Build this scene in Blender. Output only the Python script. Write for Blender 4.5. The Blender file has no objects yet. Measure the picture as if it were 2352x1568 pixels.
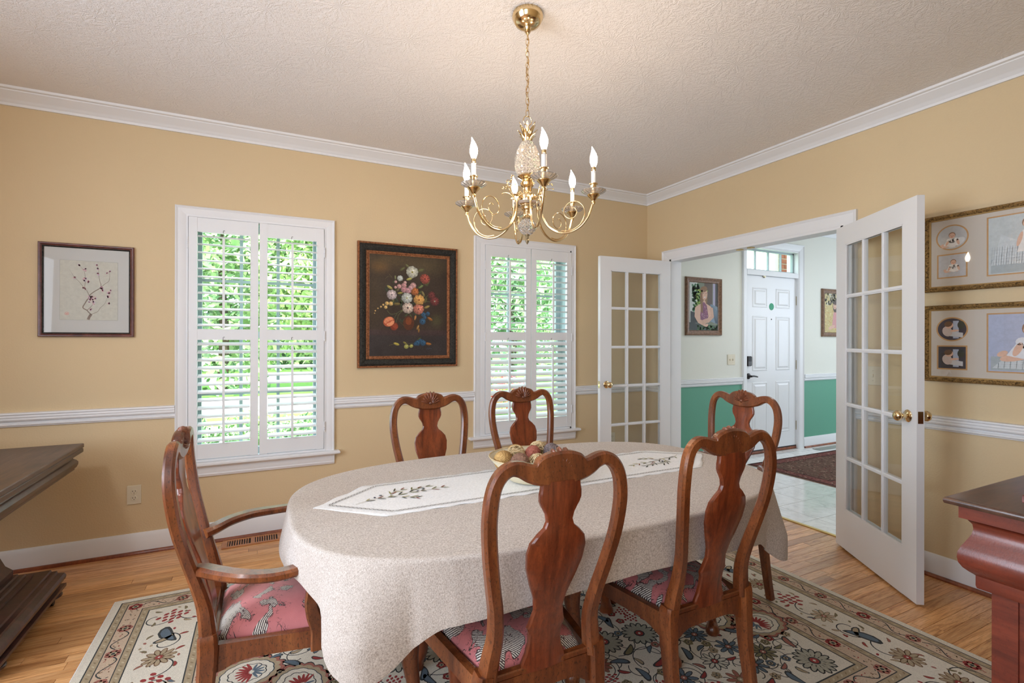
import bpy, bmesh, math, random
from mathutils import Vector, Matrix
import numpy as np
PI = math.pi
rnd = random.Random(7)
scene = bpy.context.scene
COL = scene.collection

# ------------------------------------------------------------------ camera
CAMX, CAMY, CAMZ, YAW = -3.3564, -3.7648, 1.315, 0.46279
cam_data = bpy.data.cameras.new('camera')
cam_data.sensor_width = 36.0
cam_data.lens = 1141.1 / 2352 * 36.0
cam_data.shift_y = -3.44 / 2352
cam_data.clip_start = 0.05
cam_data.clip_end = 300
cam = bpy.data.objects.new('camera', cam_data)
COL.objects.link(cam)
cam.matrix_world = (Matrix.Translation((CAMX, CAMY, CAMZ)) @ Matrix.Rotation(-YAW, 4, 'Z')
                    @ Matrix.Rotation(PI / 2, 4, 'X') @ Matrix.Rotation(0.00182, 4, 'Z'))
scene.camera = cam

# ------------------------------------------------------------------ world, sun, added fill lights, exposure
world = bpy.data.worlds.new('world')
scene.world = world
world.use_nodes = True
wn = world.node_tree.nodes
wl = world.node_tree.links
wn.clear()
wo = wn.new('ShaderNodeOutputWorld')
wb = wn.new('ShaderNodeBackground')
wb.inputs['Color'].default_value = (0.80, 0.90, 1.0, 1)
wb.inputs['Strength'].default_value = 4.6
wl.new(wb.outputs[0], wo.inputs[0])

sun_d = bpy.data.lights.new('sun', 'SUN')
sun_d.energy = 9.0
sun_d.angle = 0.02
sun_d.color = (1.0, 0.95, 0.86)
sun = bpy.data.objects.new('sun', sun_d)
COL.objects.link(sun)
sun.rotation_euler = Vector((-0.35, 0.62, -0.70)).to_track_quat('-Z', 'Y').to_euler()

def area(name, loc, target, sx, sy, power, color):
    d = bpy.data.lights.new(name, 'AREA')
    d.shape = 'RECTANGLE'
    d.size, d.size_y = sx, sy
    d.energy = power
    d.color = color
    o = bpy.data.objects.new(name, d)
    COL.objects.link(o)
    o.location = loc
    o.rotation_euler = (Vector(target) - Vector(loc)).to_track_quat('-Z', 'Y').to_euler()
    return o

COOL_TINT = (0.78, 0.90, 1.06)
area('left_fill_light', (-5.52, -2.7, 1.45), (0.0, -2.4, 1.3), 1.6, 1.5, 50, COOL_TINT).data.spread = 2.6  # added fill from the left, inside the closed wall; no window there
area('front_fill_light', (-4.2, -4.5, 1.6), (0.0, -1.5, 1.35), 1.6, 1.3, 19, COOL_TINT).data.spread = 2.3  # added fill from behind the camera, for an assumed window; the wall is closed
area('overhead_flash_light', (-4.75, -2.75, 2.60), (-3.6, -1.2, 0.6), 0.22, 0.22, 9, (0.97, 0.97, 1.0))  # added overhead light for an unseen flash-like source casting the console shadow
area('foyer_side_fill', (4.35, -1.7, 1.6), (0.9, -0.6, 1.0), 1.6, 1.7, 34, COOL_TINT)  # added fill to brighten the foyer from the right, out of view
area('foyer_overhead_fill', (1.7, -1.3, 2.60), (1.7, -1.2, 0.0), 0.35, 0.35, 9, (1.0, 0.97, 0.94))  # added overhead fill for the foyer, no fixture behind it

scene.view_settings.view_transform = 'Standard'
scene.view_settings.look = 'None'
scene.view_settings.gamma = 1.0
scene.view_settings.use_curve_mapping = False
scene.view_settings.exposure = 0.42
cy = scene.cycles
cy.use_denoising = True
cy.max_bounces = 10
cy.diffuse_bounces = 5
cy.glossy_bounces = 4
cy.transmission_bounces = 8
cy.transparent_max_bounces = 16
cy.caustics_reflective = False
cy.caustics_refractive = False
cy.sample_clamp_indirect = 6.0

# ------------------------------------------------------------------ colours and material helpers
def lin(c):
    out = []
    for v in c[:3]:
        v = v / 255.0
        out.append(v / 12.92 if v <= 0.04045 else ((v + 0.055) / 1.055) ** 2.4)
    return tuple(out)

class NM:
    """small node-material builder"""
    def __init__(s, name):
        s.m = bpy.data.materials.new(name)
        s.m.use_nodes = True
        s.t = s.m.node_tree
        s.n = s.t.nodes
        s.l = s.t.links
        s.n.clear()
        s.out = s.n.new('ShaderNodeOutputMaterial')
        s.b = s.n.new('ShaderNodeBsdfPrincipled')
        s.l.new(s.b.outputs[0], s.out.inputs[0])
    def node(s, t, **kw):
        n = s.n.new('ShaderNode' + t)
        for k, v in kw.items():
            setattr(n, k, v)
        return n
    def link(s, a, b):
        s.l.new(a, b)
    def coord(s, kind='Object', scale=(1, 1, 1), rand=False, rot=(0, 0, 0)):
        tc = s.node('TexCoord')
        mp = s.node('Mapping')
        mp.inputs['Scale'].default_value = scale
        mp.inputs['Rotation'].default_value = rot
        s.link(tc.outputs[kind], mp.inputs['Vector'])
        if rand:
            oi = s.node('ObjectInfo')
            mu = s.node('Math', operation='MULTIPLY')
            mu.inputs[1].default_value = 57.0
            s.link(oi.outputs['Random'], mu.inputs[0])
            ad = s.node('VectorMath', operation='ADD')
            s.link(mp.outputs[0], ad.inputs[0])
            s.link(mu.outputs[0], ad.inputs[1])
            return ad.outputs[0]
        return mp.outputs[0]
    def noise(s, vec, scale, detail=3, rough=0.5, dist=0.0):
        n = s.node('TexNoise')
        n.inputs['Scale'].default_value = scale
        n.inputs['Detail'].default_value = detail
        n.inputs['Roughness'].default_value = rough
        n.inputs['Distortion'].default_value = dist
        s.link(vec, n.inputs['Vector'])
        return n.outputs['Fac']
    def ramp(s, fac, stops, interp='LINEAR'):
        r = s.node('ValToRGB')
        r.color_ramp.interpolation = interp
        el = r.color_ramp.elements
        while len(el) < len(stops):
            el.new(0.5)
        for e, (p, c) in zip(el, stops):
            e.position = p
            e.color = (*c, 1) if len(c) == 3 else c
        s.link(fac, r.inputs[0])
        return r.outputs[0]
    def math(s, op, a, b=None, clamp=False):
        n = s.node('Math', operation=op)
        n.use_clamp = clamp
        for i, v in enumerate((a, b)):
            if v is None:
                continue
            if isinstance(v, (int, float)):
                n.inputs[i].default_value = v
            else:
                s.link(v, n.inputs[i])
        return n.outputs[0]
    def mix(s, fac, a, b, mode='MIX'):
        n = s.node('Mix', data_type='RGBA', blend_type=mode)
        for i, v in ((0, fac), (6, a), (7, b)):
            if isinstance(v, (int, float)):
                n.inputs[i].default_value = v
            elif isinstance(v, tuple):
                n.inputs[i].default_value = (*v, 1) if len(v) == 3 else v
            else:
                s.link(v, n.inputs[i])
        return n.outputs[2]
    def color(s, v):
        if isinstance(v, tuple):
            s.b.inputs['Base Color'].default_value = (*v, 1)
        else:
            s.link(v, s.b.inputs['Base Color'])
    def rough(s, v):
        if isinstance(v, (int, float)):
            s.b.inputs['Roughness'].default_value = v
        else:
            s.link(v, s.b.inputs['Roughness'])
    def bump(s, h, strength=0.2, dist=0.01):
        n = s.node('Bump')
        n.inputs['Strength'].default_value = strength
        n.inputs['Distance'].default_value = dist
        s.link(h, n.inputs['Height'])
        s.link(n.outputs[0], s.b.inputs['Normal'])

M = {}
def paint(key, rgb, rough=0.6, bump=0.05, bscale=160, spec=0.4, var=0.04):
    n = NM(key)
    v = n.coord()
    f = n.noise(v, bscale, 2)
    g = n.noise(v, 1.3, 3)
    c = lin(rgb)
    dark = tuple(x * (1 - var) for x in c)
    n.color(n.mix(g, dark, c))
    n.rough(rough)
    n.b.inputs['Specular IOR Level'].default_value = spec
    n.bump(f, bump, 0.004)
    M[key] = n.m
    return n.m

paint('wall_paint', (213, 191, 153), 0.62, 0.25, 110)
paint('trim_paint', (228, 229, 231), 0.38, 0.03, 60, 0.5, 0.02)
paint('door_paint', (226, 227, 229), 0.34, 0.02, 60, 0.5, 0.02)
paint('foyer_paint', (224, 224, 214), 0.6, 0.2, 110)
paint('foyer_green', (98, 160, 136), 0.55, 0.2, 110)
paint('shutter_paint', (228, 230, 233), 0.36, 0.01, 60, 0.5, 0.01)
paint('plate_almond', (214, 204, 180), 0.4, 0.01, 60, 0.5, 0.01)
paint('dark_slot', (30, 28, 25), 0.6, 0.01)
paint('dark_rubber', (22, 20, 20), 0.5, 0.05)
paint('bronze_lock', (48, 42, 40), 0.35, 0.02)
paint('green_sticker', (18, 150, 105), 0.5, 0.02)
paint('candle_white', (238, 238, 236), 0.45, 0.01)
paint('mat_board', (208, 198, 186), 0.8, 0.1, 300)
paint('mat_white', (206, 208, 206), 0.85, 0.08, 300)
paint('sash_shaded', (168, 184, 188), 0.5, 0.02)  # shade of the window recess is put into this grey-blue
paint('marker_gold', (184, 150, 96), 0.45, 0.05, 200)
paint('column_paint', (226, 228, 228), 0.5, 0.02)
paint('asphalt', (176, 180, 186), 0.9, 0.3, 40)
paint('driveway', (224, 222, 214), 0.9, 0.2, 40)
paint('lawn', (118, 168, 78), 0.95, 0.8, 30, 0.2, 0.35)
paint('mulch', (140, 104, 84), 0.95, 0.8, 40, 0.2, 0.4)
paint('bark', (92, 78, 66), 0.9, 0.8, 20, 0.2, 0.4)
paint('duct_grey', (150, 152, 146), 0.5, 0.1)
paint('bowl_ceramic', (226, 214, 184), 0.5, 0.15, 120, 0.5, 0.12)
paint('mortar', (196, 190, 182), 0.9, 0.3)

def wood(key, c1, c2, c3, scale=(3, 3, 30), rough=0.3, pores=0.5, coat=0.3, ring=2.2):
    n = NM(key)
    v = n.coord('Object', scale, rand=True)
    a = n.noise(v, ring, 4, 0.6, 0.6)
    b = n.noise(v, ring * 6, 3, 0.6)
    col = n.ramp(a, [(0.28, lin(c1)), (0.5, lin(c2)), (0.72, lin(c3))])
    v2 = n.coord('Object', (1, 1, 0.45), rand=True)
    p = n.noise(v2, 210, 3, 0.75)
    pm = n.ramp(p, [(0.34, (1 - pores,) * 3), (0.46, (1, 1, 1))])
    col = n.mix(1.0, col, pm, 'MULTIPLY')
    g = n.ramp(b, [(0.3, (0.72, 0.72, 0.72)), (0.7, (1.08, 1.08, 1.08))])
    col = n.mix(0.8, col, g, 'MULTIPLY')
    n.color(col)
    n.rough(rough)
    n.b.inputs['Coat Weight'].default_value = coat
    n.b.inputs['Coat Roughness'].default_value = 0.18
    n.bump(p, 0.12, 0.002)
    M[key] = n.m
    return n.m
wood('chair_wood', (80, 38, 16), (118, 62, 30), (150, 88, 46), (7, 7, 1.2), 0.34, 0.62, 0.35)
wood('splat_wood', (82, 34, 14), (122, 56, 28), (150, 74, 38), (16, 16, 1.2), 0.3, 0.3, 0.35)
wood('shell_wood', (86, 44, 26), (126, 74, 50), (150, 92, 66), (12, 12, 12), 0.35, 0.4)
wood('console_wood', (50, 32, 22), (84, 58, 42), (110, 80, 58), (9, 1.2, 9), 0.38, 0.3, 0.12)
wood('console_base_wood', (34, 16, 14), (58, 28, 24), (80, 40, 32), (2, 8, 9), 0.36, 0.3, 0.3)
wood('buffet_wood', (70, 24, 14), (112, 44, 26), (134, 60, 38), (7, 1.0, 7), 0.32, 0.2, 0.4)
wood('buffet_top_wood', (58, 36, 26), (84, 56, 42), (98, 68, 52), (1.0, 7, 7), 0.28, 0.2, 0.4)
wood('table_leg_wood', (96, 44, 20), (134, 68, 34), (160, 88, 48), (6, 6, 1), 0.35, 0.3)
wood('vent_wood', (150, 92, 52), (182, 118, 70), (204, 142, 88), (2, 14, 14), 0.4, 0.2)
wood('red_frame_wood', (66, 24, 18), (98, 44, 34), (128, 70, 56), (6, 6, 6), 0.3, 0.3, 0.4)
wood('bronze_frame_wood', (92, 66, 44), (128, 92, 66), (150, 112, 84), (22, 22, 22), 0.4, 0.5)

def floor_wood(key):
    n = NM(key)
    v = n.coord('Object', (1.1, 16, 16), rand=True)
    a = n.noise(v, 2.4, 5, 0.62, 1.4)
    col = n.ramp(a, [(0.30, lin((176, 118, 68))), (0.48, lin((222, 166, 110))), (0.66, lin((236, 188, 136)))])
    oi = n.node('ObjectInfo')
    tint = n.ramp(oi.outputs['Random'], [(0.0, (0.66, 0.60, 0.52)), (0.35, (0.86, 0.82, 0.78)), (0.7, (1.0, 0.99, 0.98)), (1.0, (1.08, 1.02, 0.92))])
    col = n.mix(1.0, col, tint, 'MULTIPLY')
    v3 = n.coord('Object', (3, 60, 60), rand=True)
    f = n.noise(v3, 5, 3, 0.6)
    fm = n.ramp(f, [(0.35, (0.62, 0.56, 0.5)), (0.5, (1, 1, 1))])
    col = n.mix(0.75, col, fm, 'MULTIPLY')
    n.color(col)
    n.rough(0.33)
    n.b.inputs['Coat Weight'].default_value = 0.35
    n.b.inputs['Coat Roughness'].default_value = 0.2
    n.bump(f, 0.08, 0.002)
    M[key] = n.m
floor_wood('plank_wood')

def metal(key, rgb, rough, bump=0.0):
    n = NM(key)
    n.b.inputs['Metallic'].default_value = 1.0
    v = n.coord()
    g = n.noise(v, 40, 2)
    c = lin(rgb)
    n.color(n.mix(g, tuple(x * 0.85 for x in c), c))
    n.rough(rough)
    if bump:
        n.bump(g, bump, 0.002)
    M[key] = n.m
metal('brass', (232, 206, 160), 0.17)
metal('brass_old', (214, 182, 128), 0.24, 0.1)
metal('threshold_brass', (214, 186, 120), 0.4)
metal('hinge_metal', (190, 180, 150), 0.35)

def gold_leaf(key, dark, light):
    n = NM(key)
    v = n.coord()
    f = n.noise(v, 90, 4, 0.7, 1.0)
    n.color(n.ramp(f, [(0.35, lin(dark)), (0.6, lin(light))]))
    n.b.inputs['Metallic'].default_value = 0.6
    n.rough(0.42)
    n.bump(f, 0.8, 0.008)
    M[key] = n.m
gold_leaf('carved_gold', (70, 50, 26), (178, 142, 86))
gold_leaf('copper_leaf', (98, 56, 30), (178, 118, 78))
gold_leaf('patina_black', (26, 26, 24), (66, 64, 58))

def glass_pane(key, tint=(1, 1, 1), refl=1.0):
    m = bpy.data.materials.new(key)
    m.use_nodes = True
    t = m.node_tree
    t.nodes.clear()
    o = t.nodes.new('ShaderNodeOutputMaterial')
    mx = t.nodes.new('ShaderNodeMixShader')
    tr = t.nodes.new('ShaderNodeBsdfTransparent')
    tr.inputs[0].default_value = (*tint, 1)
    gl = t.nodes.new('ShaderNodeBsdfGlossy')
    gl.inputs['Roughness'].default_value = 0.02
    fr = t.nodes.new('ShaderNodeFresnel')
    gm = t.nodes.new('ShaderNodeNewGeometry')
    io = t.nodes.new('ShaderNodeMapRange')      # a back face sees the same pane from behind
    io.inputs['To Min'].default_value = 1.45
    io.inputs['To Max'].default_value = 1 / 1.45
    t.links.new(gm.outputs['Backfacing'], io.inputs['Value'])
    t.links.new(io.outputs[0], fr.inputs[0])
    mu = t.nodes.new('ShaderNodeMath')
    mu.operation = 'MULTIPLY'
    mu.inputs[1].default_value = refl
    t.links.new(fr.outputs[0], mu.inputs[0])
    t.links.new(mu.outputs[0], mx.inputs[0])
    t.links.new(tr.outputs[0], mx.inputs[1])
    t.links.new(gl.outputs[0], mx.inputs[2])
    t.links.new(mx.outputs[0], o.inputs[0])
    M[key] = m
glass_pane('pane_glass', (0.97, 0.985, 0.98), 1.2)
glass_pane('window_glass', (0.96, 1.0, 0.98), 0.8)
glass_pane('picture_glass', (1, 1, 1), 0.9)

n = NM('crystal')
n.b.inputs['Transmission Weight'].default_value = 0.78
n.b.inputs['Base Color'].default_value = (*lin((252, 244, 234)), 1)
n.rough(0.06)
n.b.inputs['IOR'].default_value = 1.5
M['crystal'] = n.m

n = NM('bulb_glow')
n.b.inputs['Base Color'].default_value = (1, 0.9, 0.75, 1)
n.b.inputs['Emission Color'].default_value = (1.0, 0.79, 0.58, 1)
n.b.inputs['Emission Strength'].default_value = 135.0
M['bulb_glow'] = n.m

# vertex-colour prints (pictures, rugs, embroidery)
def printed(key, rough=0.6, bump=0.0, bscale=300, var=0.0, spec=0.3, vscale=90):
    n = NM(key)
    a = n.node('Attribute', attribute_name='Col')
    v = n.coord()
    f = n.noise(v, bscale, 2, 0.6)
    c = a.outputs['Color']
    if var:
        g = n.noise(v, vscale, 3, 0.7)
        c = n.mix(1.0, c, n.ramp(g, [(0.3, (1 - var,) * 3), (0.7, (1 + var * 0.4,) * 3)]), 'MULTIPLY')
    n.color(c)
    n.rough(rough)
    n.b.inputs['Specular IOR Level'].default_value = spec
    if bump:
        n.bump(f, bump, 0.004)
    M[key] = n.m
printed('rug_print', 0.95, 0.7, 420, 0.22, 0.1, 260)
printed('foyer_rug_print', 0.95, 0.7, 300, 0.5, 0.1, 60)
printed('oil_print', 0.45, 0.35, 260, 0.35, 0.4, 120)
printed('photo_print', 0.4, 0.0, 260, 0.1, 0.4, 60)
printed('thread_print', 0.8, 0.3, 600, 0.1, 0.1)
printed('leaf_print', 0.6, 0.0, 100, 0.0, 0.3)

# linen
def linen(key, c1, c2, sc=520, ang=0.0, bump=0.5):
    n = NM(key)
    v1 = n.coord('Object', (1, 0.14, 0.14), rot=(0, 0, ang))
    v2 = n.coord('Object', (0.14, 1, 0.14), rot=(0, 0, ang))
    v3 = n.coord('Object', (0.14, 0.14, 1))
    a = n.noise(v1, sc, 1, 0.6)
    b = n.noise(v2, sc, 1, 0.6)
    c = n.noise(v3, sc, 1, 0.6)
    s = n.math('ADD', n.math('ADD', a, b), c)
    s = n.math('DIVIDE', s, 3.0)
    n.color(n.ramp(s, [(0.40, lin(c1)), (0.58, lin(c2))]))
    n.rough(0.9)
    n.b.inputs['Specular IOR Level'].default_value = 0.15
    n.b.inputs['Sheen Weight'].default_value = 0.15
    n.bump(s, bump, 0.003)
    M[key] = n.m
linen('linen_cloth', (160, 148, 138), (212, 203, 195), 1500, 0.0, 0.4)
linen('runner_linen', (218, 219, 220), (238, 239, 240), 1000, 0, 0.2)

# brocade seat fabric: rose ground, striped patches, dark scrolling lines
n = NM('brocade')
v = n.coord('Object', (1, 1, 0.2), rand=True)
big = n.noise(v, 13.0, 2.0, 0.45, 1.2)
patch = n.ramp(big, [(0.527, (0, 0, 0)), (0.535, (1, 1, 1))])
w = n.node('TexWave', wave_type='BANDS', bands_direction='DIAGONAL')
w.inputs['Scale'].default_value = 92
w.inputs['Distortion'].default_value = 0.0
n.link(v, w.inputs['Vector'])
stripe = n.ramp(w.outputs['Fac'], [(0.45, lin((52, 38, 34))), (0.55, lin((220, 212, 200)))])
rose = n.mix(n.noise(v, 30, 3), lin((178, 96, 98)), lin((204, 122, 120)))
col = n.mix(patch, rose, stripe)
ln = n.noise(v, 34, 1.5, 0.5, 2.6)
line = n.ramp(n.math('ABSOLUTE', n.math('SUBTRACT', ln, 0.52)), [(0.012, (1, 1, 1)), (0.020, (0, 0, 0))])
near = n.ramp(n.math('ABSOLUTE', n.math('SUBTRACT', big, 0.55)), [(0.08, (1, 1, 1)), (0.13, (0, 0, 0))])
lm = n.math('MULTIPLY', line, near)
edge = n.ramp(n.math('ABSOLUTE', n.math('SUBTRACT', big, 0.531)), [(0.004, (1, 1, 1)), (0.009, (0, 0, 0))])
lm = n.math('MAXIMUM', lm, edge)
col = n.mix(lm, col, lin((66, 36, 36)))
n.color(col)
n.rough(0.6)
n.b.inputs['Sheen Weight'].default_value = 0.3
n.bump(n.noise(v, 500, 2), 0.2, 0.002)
M['brocade'] = n.m

# ceiling with brushed fan texture
n = NM('ceiling_texture')
v = n.coord('Object')
vo = n.node('TexVoronoi', feature='F1')
vo.inputs['Scale'].default_value = 4.2
n.link(v, vo.inputs['Vector'])
wv = n.node('TexNoise')
wv.inputs['Scale'].default_value = 3.0
n.link(v, wv.inputs['Vector'])
sc_ = n.node('VectorMath', operation='SUBTRACT')
n.link(v, sc_.inputs[0])
n.link(vo.outputs['Position'], sc_.inputs[1])
sep = n.node('SeparateXYZ')
n.link(sc_.outputs[0], sep.inputs[0])
at = n.math('ARCTAN2', sep.outputs[1], sep.outputs[0])
fine = n.noise(v, 60, 3, 0.7)
ang = n.math('ADD', n.math('MULTIPLY', at, 15.0), n.math('MULTIPLY', fine, 16.0))
st = n.math('SINE', ang)
st = n.math('MULTIPLY', st, n.noise(v, 38, 2, 0.7))
nz = n.noise(v, 120, 3, 0.7)
h = n.math('ADD', st, n.math('MULTIPLY', nz, 0.7))
n.color(lin((238, 234, 232)))
n.rough(0.8)
n.b.inputs['Specular IOR Level'].default_value = 0.3
n.bump(h, 0.42, 0.006)
M['ceiling_texture'] = n.m

# marble tile
n = NM('marble_tile')
v = n.coord('Object', (1, 1, 1), rand=True)
a = n.noise(v, 7, 6, 0.7, 1.6)
n.color(n.ramp(a, [(0.3, lin((196, 196, 194))), (0.5, lin((226, 226, 224))), (0.7, lin((238, 238, 236)))]))
n.rough(0.14)
n.b.inputs['Coat Weight'].default_value = 0.3
M['marble_tile'] = n.m
paint('grout', (186, 184, 178), 0.9)

n = NM('brick_red')
v = n.coord('Object', (1, 1, 1), rand=True)
n.color(n.ramp(n.noise(v, 9, 3), [(0.3, lin((146, 72, 58))), (0.7, lin((184, 108, 88)))]))
n.rough(0.9)
M['brick_red'] = n.m

def fibre(key, c1, c2):
    n = NM(key)
    v = n.coord('Object', (1, 1, 9), rand=True)
    f = n.noise(v, 55, 3, 0.7)
    n.color(n.ramp(f, [(0.35, lin(c1)), (0.65, lin(c2))]))
    n.rough(0.75)
    n.bump(f, 0.6, 0.004)
    M[key] = n.m
fibre('straw', (182, 150, 104), (232, 214, 172))
fibre('straw_tan', (150, 112, 62), (214, 176, 112))
fibre('husk_brown', (96, 66, 52), (158, 118, 96))
fibre('husk_red', (128, 62, 48), (186, 110, 92))
fibre('husk_grey', (78, 66, 68), (142, 128, 126))

# ------------------------------------------------------------------ object helpers
def tag(o, label=None, cat=None, group=None, kind=None):
    if label: o['label'] = label
    if cat: o['category'] = cat
    if group: o['group'] = group
    if kind: o['kind'] = kind
    return o

def empty(name, loc=(0, 0, 0), rz=0.0, parent=None):
    o = bpy.data.objects.new(name, None)
    o.empty_display_size = 0.1
    COL.objects.link(o)
    o.location = loc
    o.rotation_euler = (0, 0, rz)
    if parent: o.parent = parent
    return o

class MB:
    """collects faces for one mesh"""
    def __init__(s):
        s.v = []; s.f = []; s.c = []
    def add(s, verts, faces, col=None):
        b = len(s.v)
        s.v += [tuple(p) for p in verts]
        for f in faces:
            s.f.append(tuple(b + i for i in f))
            s.c.append(col)
        return s
    def box(s, x0, x1, y0, y1, z0, z1, ch=0.0):
        if x0 > x1: x0, x1 = x1, x0
        if y0 > y1: y0, y1 = y1, y0
        if z0 > z1: z0, z1 = z1, z0
        if ch <= 0:
            vs = [(x, y, z) for z in (z0, z1) for y in (y0, y1) for x in (x0, x1)]
            s.add(vs, [(0, 2, 3, 1), (4, 5, 7, 6), (0, 1, 5, 4), (2, 6, 7, 3), (0, 4, 6, 2), (1, 3, 7, 5)])
        else:
            c = ch
            rings = []
            for z, i in ((z0, c), (z0 + c, 0), (z1 - c, 0), (z1, c)):
                rings.append([(x0 + i, y0 + i, z), (x1 - i, y0 + i, z), (x1 - i, y1 - i, z), (x0 + i, y1 - i, z)])
            vs = [p for r in rings for p in r]
            fs = [(3, 2, 1, 0), (12, 13, 14, 15)]
            for k in range(3):
                for j in range(4):
                    a, b_ = k * 4 + j, k * 4 + (j + 1) % 4
                    fs.append((a, b_, b_ + 4, a + 4))
            s.add(vs, fs)
        return s
    def lathe(s, prof, n=24, c=(0, 0, 0), a0=0.0, axis='z', caps=True):
        vs = []
        for r, z in prof:
            for k in range(n):
                a = a0 + 2 * PI * k / n
                p = (r * math.cos(a), r * math.sin(a), z)
                if axis == 'y': p = (p[0], -p[2], p[1])
                elif axis == 'x': p = (p[2], p[0], p[1])
                vs.append((c[0] + p[0], c[1] + p[1], c[2] + p[2]))
        fs = []
        for i in range(len(prof) - 1):
            for k in range(n):
                a, b = i * n + k, i * n + (k + 1) % n
                fs.append((a, b, b + n, a + n))
        if caps:
            fs.append(tuple(range(n - 1, -1, -1)))
            m = (len(prof) - 1) * n
            fs.append(tuple(range(m, m + n)))
        s.add(vs, fs)
        return s
    def tube(s, pts, r, n=8, caps=True, flat=1.0):
        pts = [Vector(p) for p in pts]
        m = len(pts)
        rr = r if isinstance(r, (list, tuple)) else [r] * m
        up = None
        vs = []
        for i, p in enumerate(pts):
            t = (pts[min(i + 1, m - 1)] - pts[max(i - 1, 0)])
            t = t.normalized() if t.length > 1e-9 else Vector((0, 0, 1))
            if up is None:
                up = Vector((0, 0, 1)) if abs(t.z) < 0.9 else Vector((1, 0, 0))
            a = t.cross(up)
            if a.length < 1e-6: a = t.cross(Vector((0, 1, 0)))
            a.normalize()
            b = a.cross(t).normalized()
            up = b
            for k in range(n):
                g = 2 * PI * k / n
                q = p + a * (rr[i] * math.cos(g)) + b * (rr[i] * flat * math.sin(g))
                vs.append(tuple(q))
        fs = []
        for i in range(m - 1):
            for k in range(n):
                a, b = i * n + k, i * n + (k + 1) % n
                fs.append((a, b, b + n, a + n))
        if caps:
            fs.append(tuple(range(n - 1, -1, -1)))
            q = (m - 1) * n
            fs.append(tuple(range(q, q + n)))
        s.add(vs, fs)
        return s
    def sweep(s, pts, wd, up=(0, 1, 0), ch=0.28):
        """chamfered rectangular section; pts 3D, wd list of (width, depth); depth runs along 'up'"""
        pts = [Vector(p) for p in pts]
        m = len(pts)
        U = Vector(up)
        vs = []
        for i, p in enumerate(pts):
            t = (pts[min(i + 1, m - 1)] - pts[max(i - 1, 0)]).normalized()
            w = t.cross(U).normalized()
            d = w.cross(t).normalized()
            hw, hd = wd[i][0] / 2, wd[i][1] / 2
            c = ch * min(hw, hd) * 1.6
            for (a, b) in ((hw, hd - c), (hw - c, hd), (-hw + c, hd), (-hw, hd - c), (-hw, -hd + c), (-hw + c, -hd), (hw - c, -hd), (hw, -hd + c)):
                vs.append(tuple(p + w * a + d * b))
        fs = []
        for i in range(m - 1):
            for k in range(8):
                a, b = i * 8 + k, i * 8 + (k + 1) % 8
                fs.append((a, b, b + 8, a + 8))
        fs.append(tuple(range(7, -1, -1)))
        q = (m - 1) * 8
        fs.append(tuple(range(q, q + 8)))
        s.add(vs, fs)
        return s
    def ball(s, c, rx, ry=None, rz=None, n=10, m=7, rot=None):
        ry = ry or rx; rz = rz or rx
        vs = []
        for i in range(m + 1):
            th = PI * i / m
            for k in range(n):
                a = 2 * PI * k / n
                p = Vector((rx * math.sin(th) * math.cos(a), ry * math.sin(th) * math.sin(a), rz * math.cos(th)))
                if rot is not None: p = rot @ p
                vs.append((c[0] + p.x, c[1] + p.y, c[2] + p.z))
        fs = []
        for i in range(m):
            for k in range(n):
                a, b = i * n + k, i * n + (k + 1) % n
                fs.append((a, a + n, b + n, b))
        s.add(vs, fs)
        return s
    def frame(s, x0, x1, z0, z1, prof, sides='LTRB'):
        """mitred frame in the local XZ plane, facing -Y. prof = [(inward distance, protrusion)]"""
        k = len(prof)
        def ring(cx, cz, sx, sz):
            return [(cx + sx * d, -p, cz + sz * d) for d, p in prof]
        C = {'BL': ring(x0, z0, 1, 1), 'TL': ring(x0, z1, 1, -1), 'TR': ring(x1, z1, -1, -1), 'BR': ring(x1, z0, -1, 1)}
        if 'B' not in sides:   # open bottom: verticals run straight down
            C['BL'] = [(x0 + d, -p, z0) for d, p in prof]
            C['BR'] = [(x1 - d, -p, z0) for d, p in prof]
        segs = {'L': ('BL', 'TL'), 'T': ('TL', 'TR'), 'R': ('TR', 'BR'), 'B': ('BR', 'BL')}
        for sd in sides:
            a, b = segs[sd]
            vs = C[a] + C[b]
            fs = [(i, i + 1, i + 1 + k, i + k) for i in range(k - 1)]
            s.add(vs, fs)
        return s
    def build(s, name, mat, parent=None, smooth=None, loc=None, rz=None, merge=False):
        me = bpy.data.meshes.new(name)
        me.from_pydata(s.v, [], s.f)
        if any(c is not None for c in s.c):
            attr = me.color_attributes.new('Col', 'FLOAT_COLOR', 'CORNER')
            buf = np.ones((len(me.loops), 4), dtype=np.float32)
            i = 0
            for f, c in zip(s.f, s.c):
                k = len(f)
                if c is None: c = (0.5, 0.5, 0.5)
                if isinstance(c[0], (tuple, list)):
                    for j in range(k):
                        buf[i + j, :3] = c[j]
                else:
                    buf[i:i + k, :3] = c
                i += k
            attr.data.foreach_set('color', buf.ravel())
        if mat is not None:
            me.materials.append(M[mat] if isinstance(mat, str) else mat)
        if merge or smooth is not None:
            bm = bmesh.new()
            bm.from_mesh(me)
            if merge: bmesh.ops.remove_doubles(bm, verts=bm.verts, dist=1e-5)
            bmesh.ops.recalc_face_normals(bm, faces=bm.faces)
            bm.to_mesh(me)
            bm.free()
        if smooth is not None:
            me.polygons.foreach_set('use_smooth', [True] * len(me.polygons))
            me.set_sharp_from_angle(angle=math.radians(smooth))
        me.update()
        o = bpy.data.objects.new(name, me)
        COL.objects.link(o)
        if parent: o.parent = parent
        if loc: o.location = loc
        if rz is not None: o.rotation_euler = (0, 0, rz)
        return o

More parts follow.
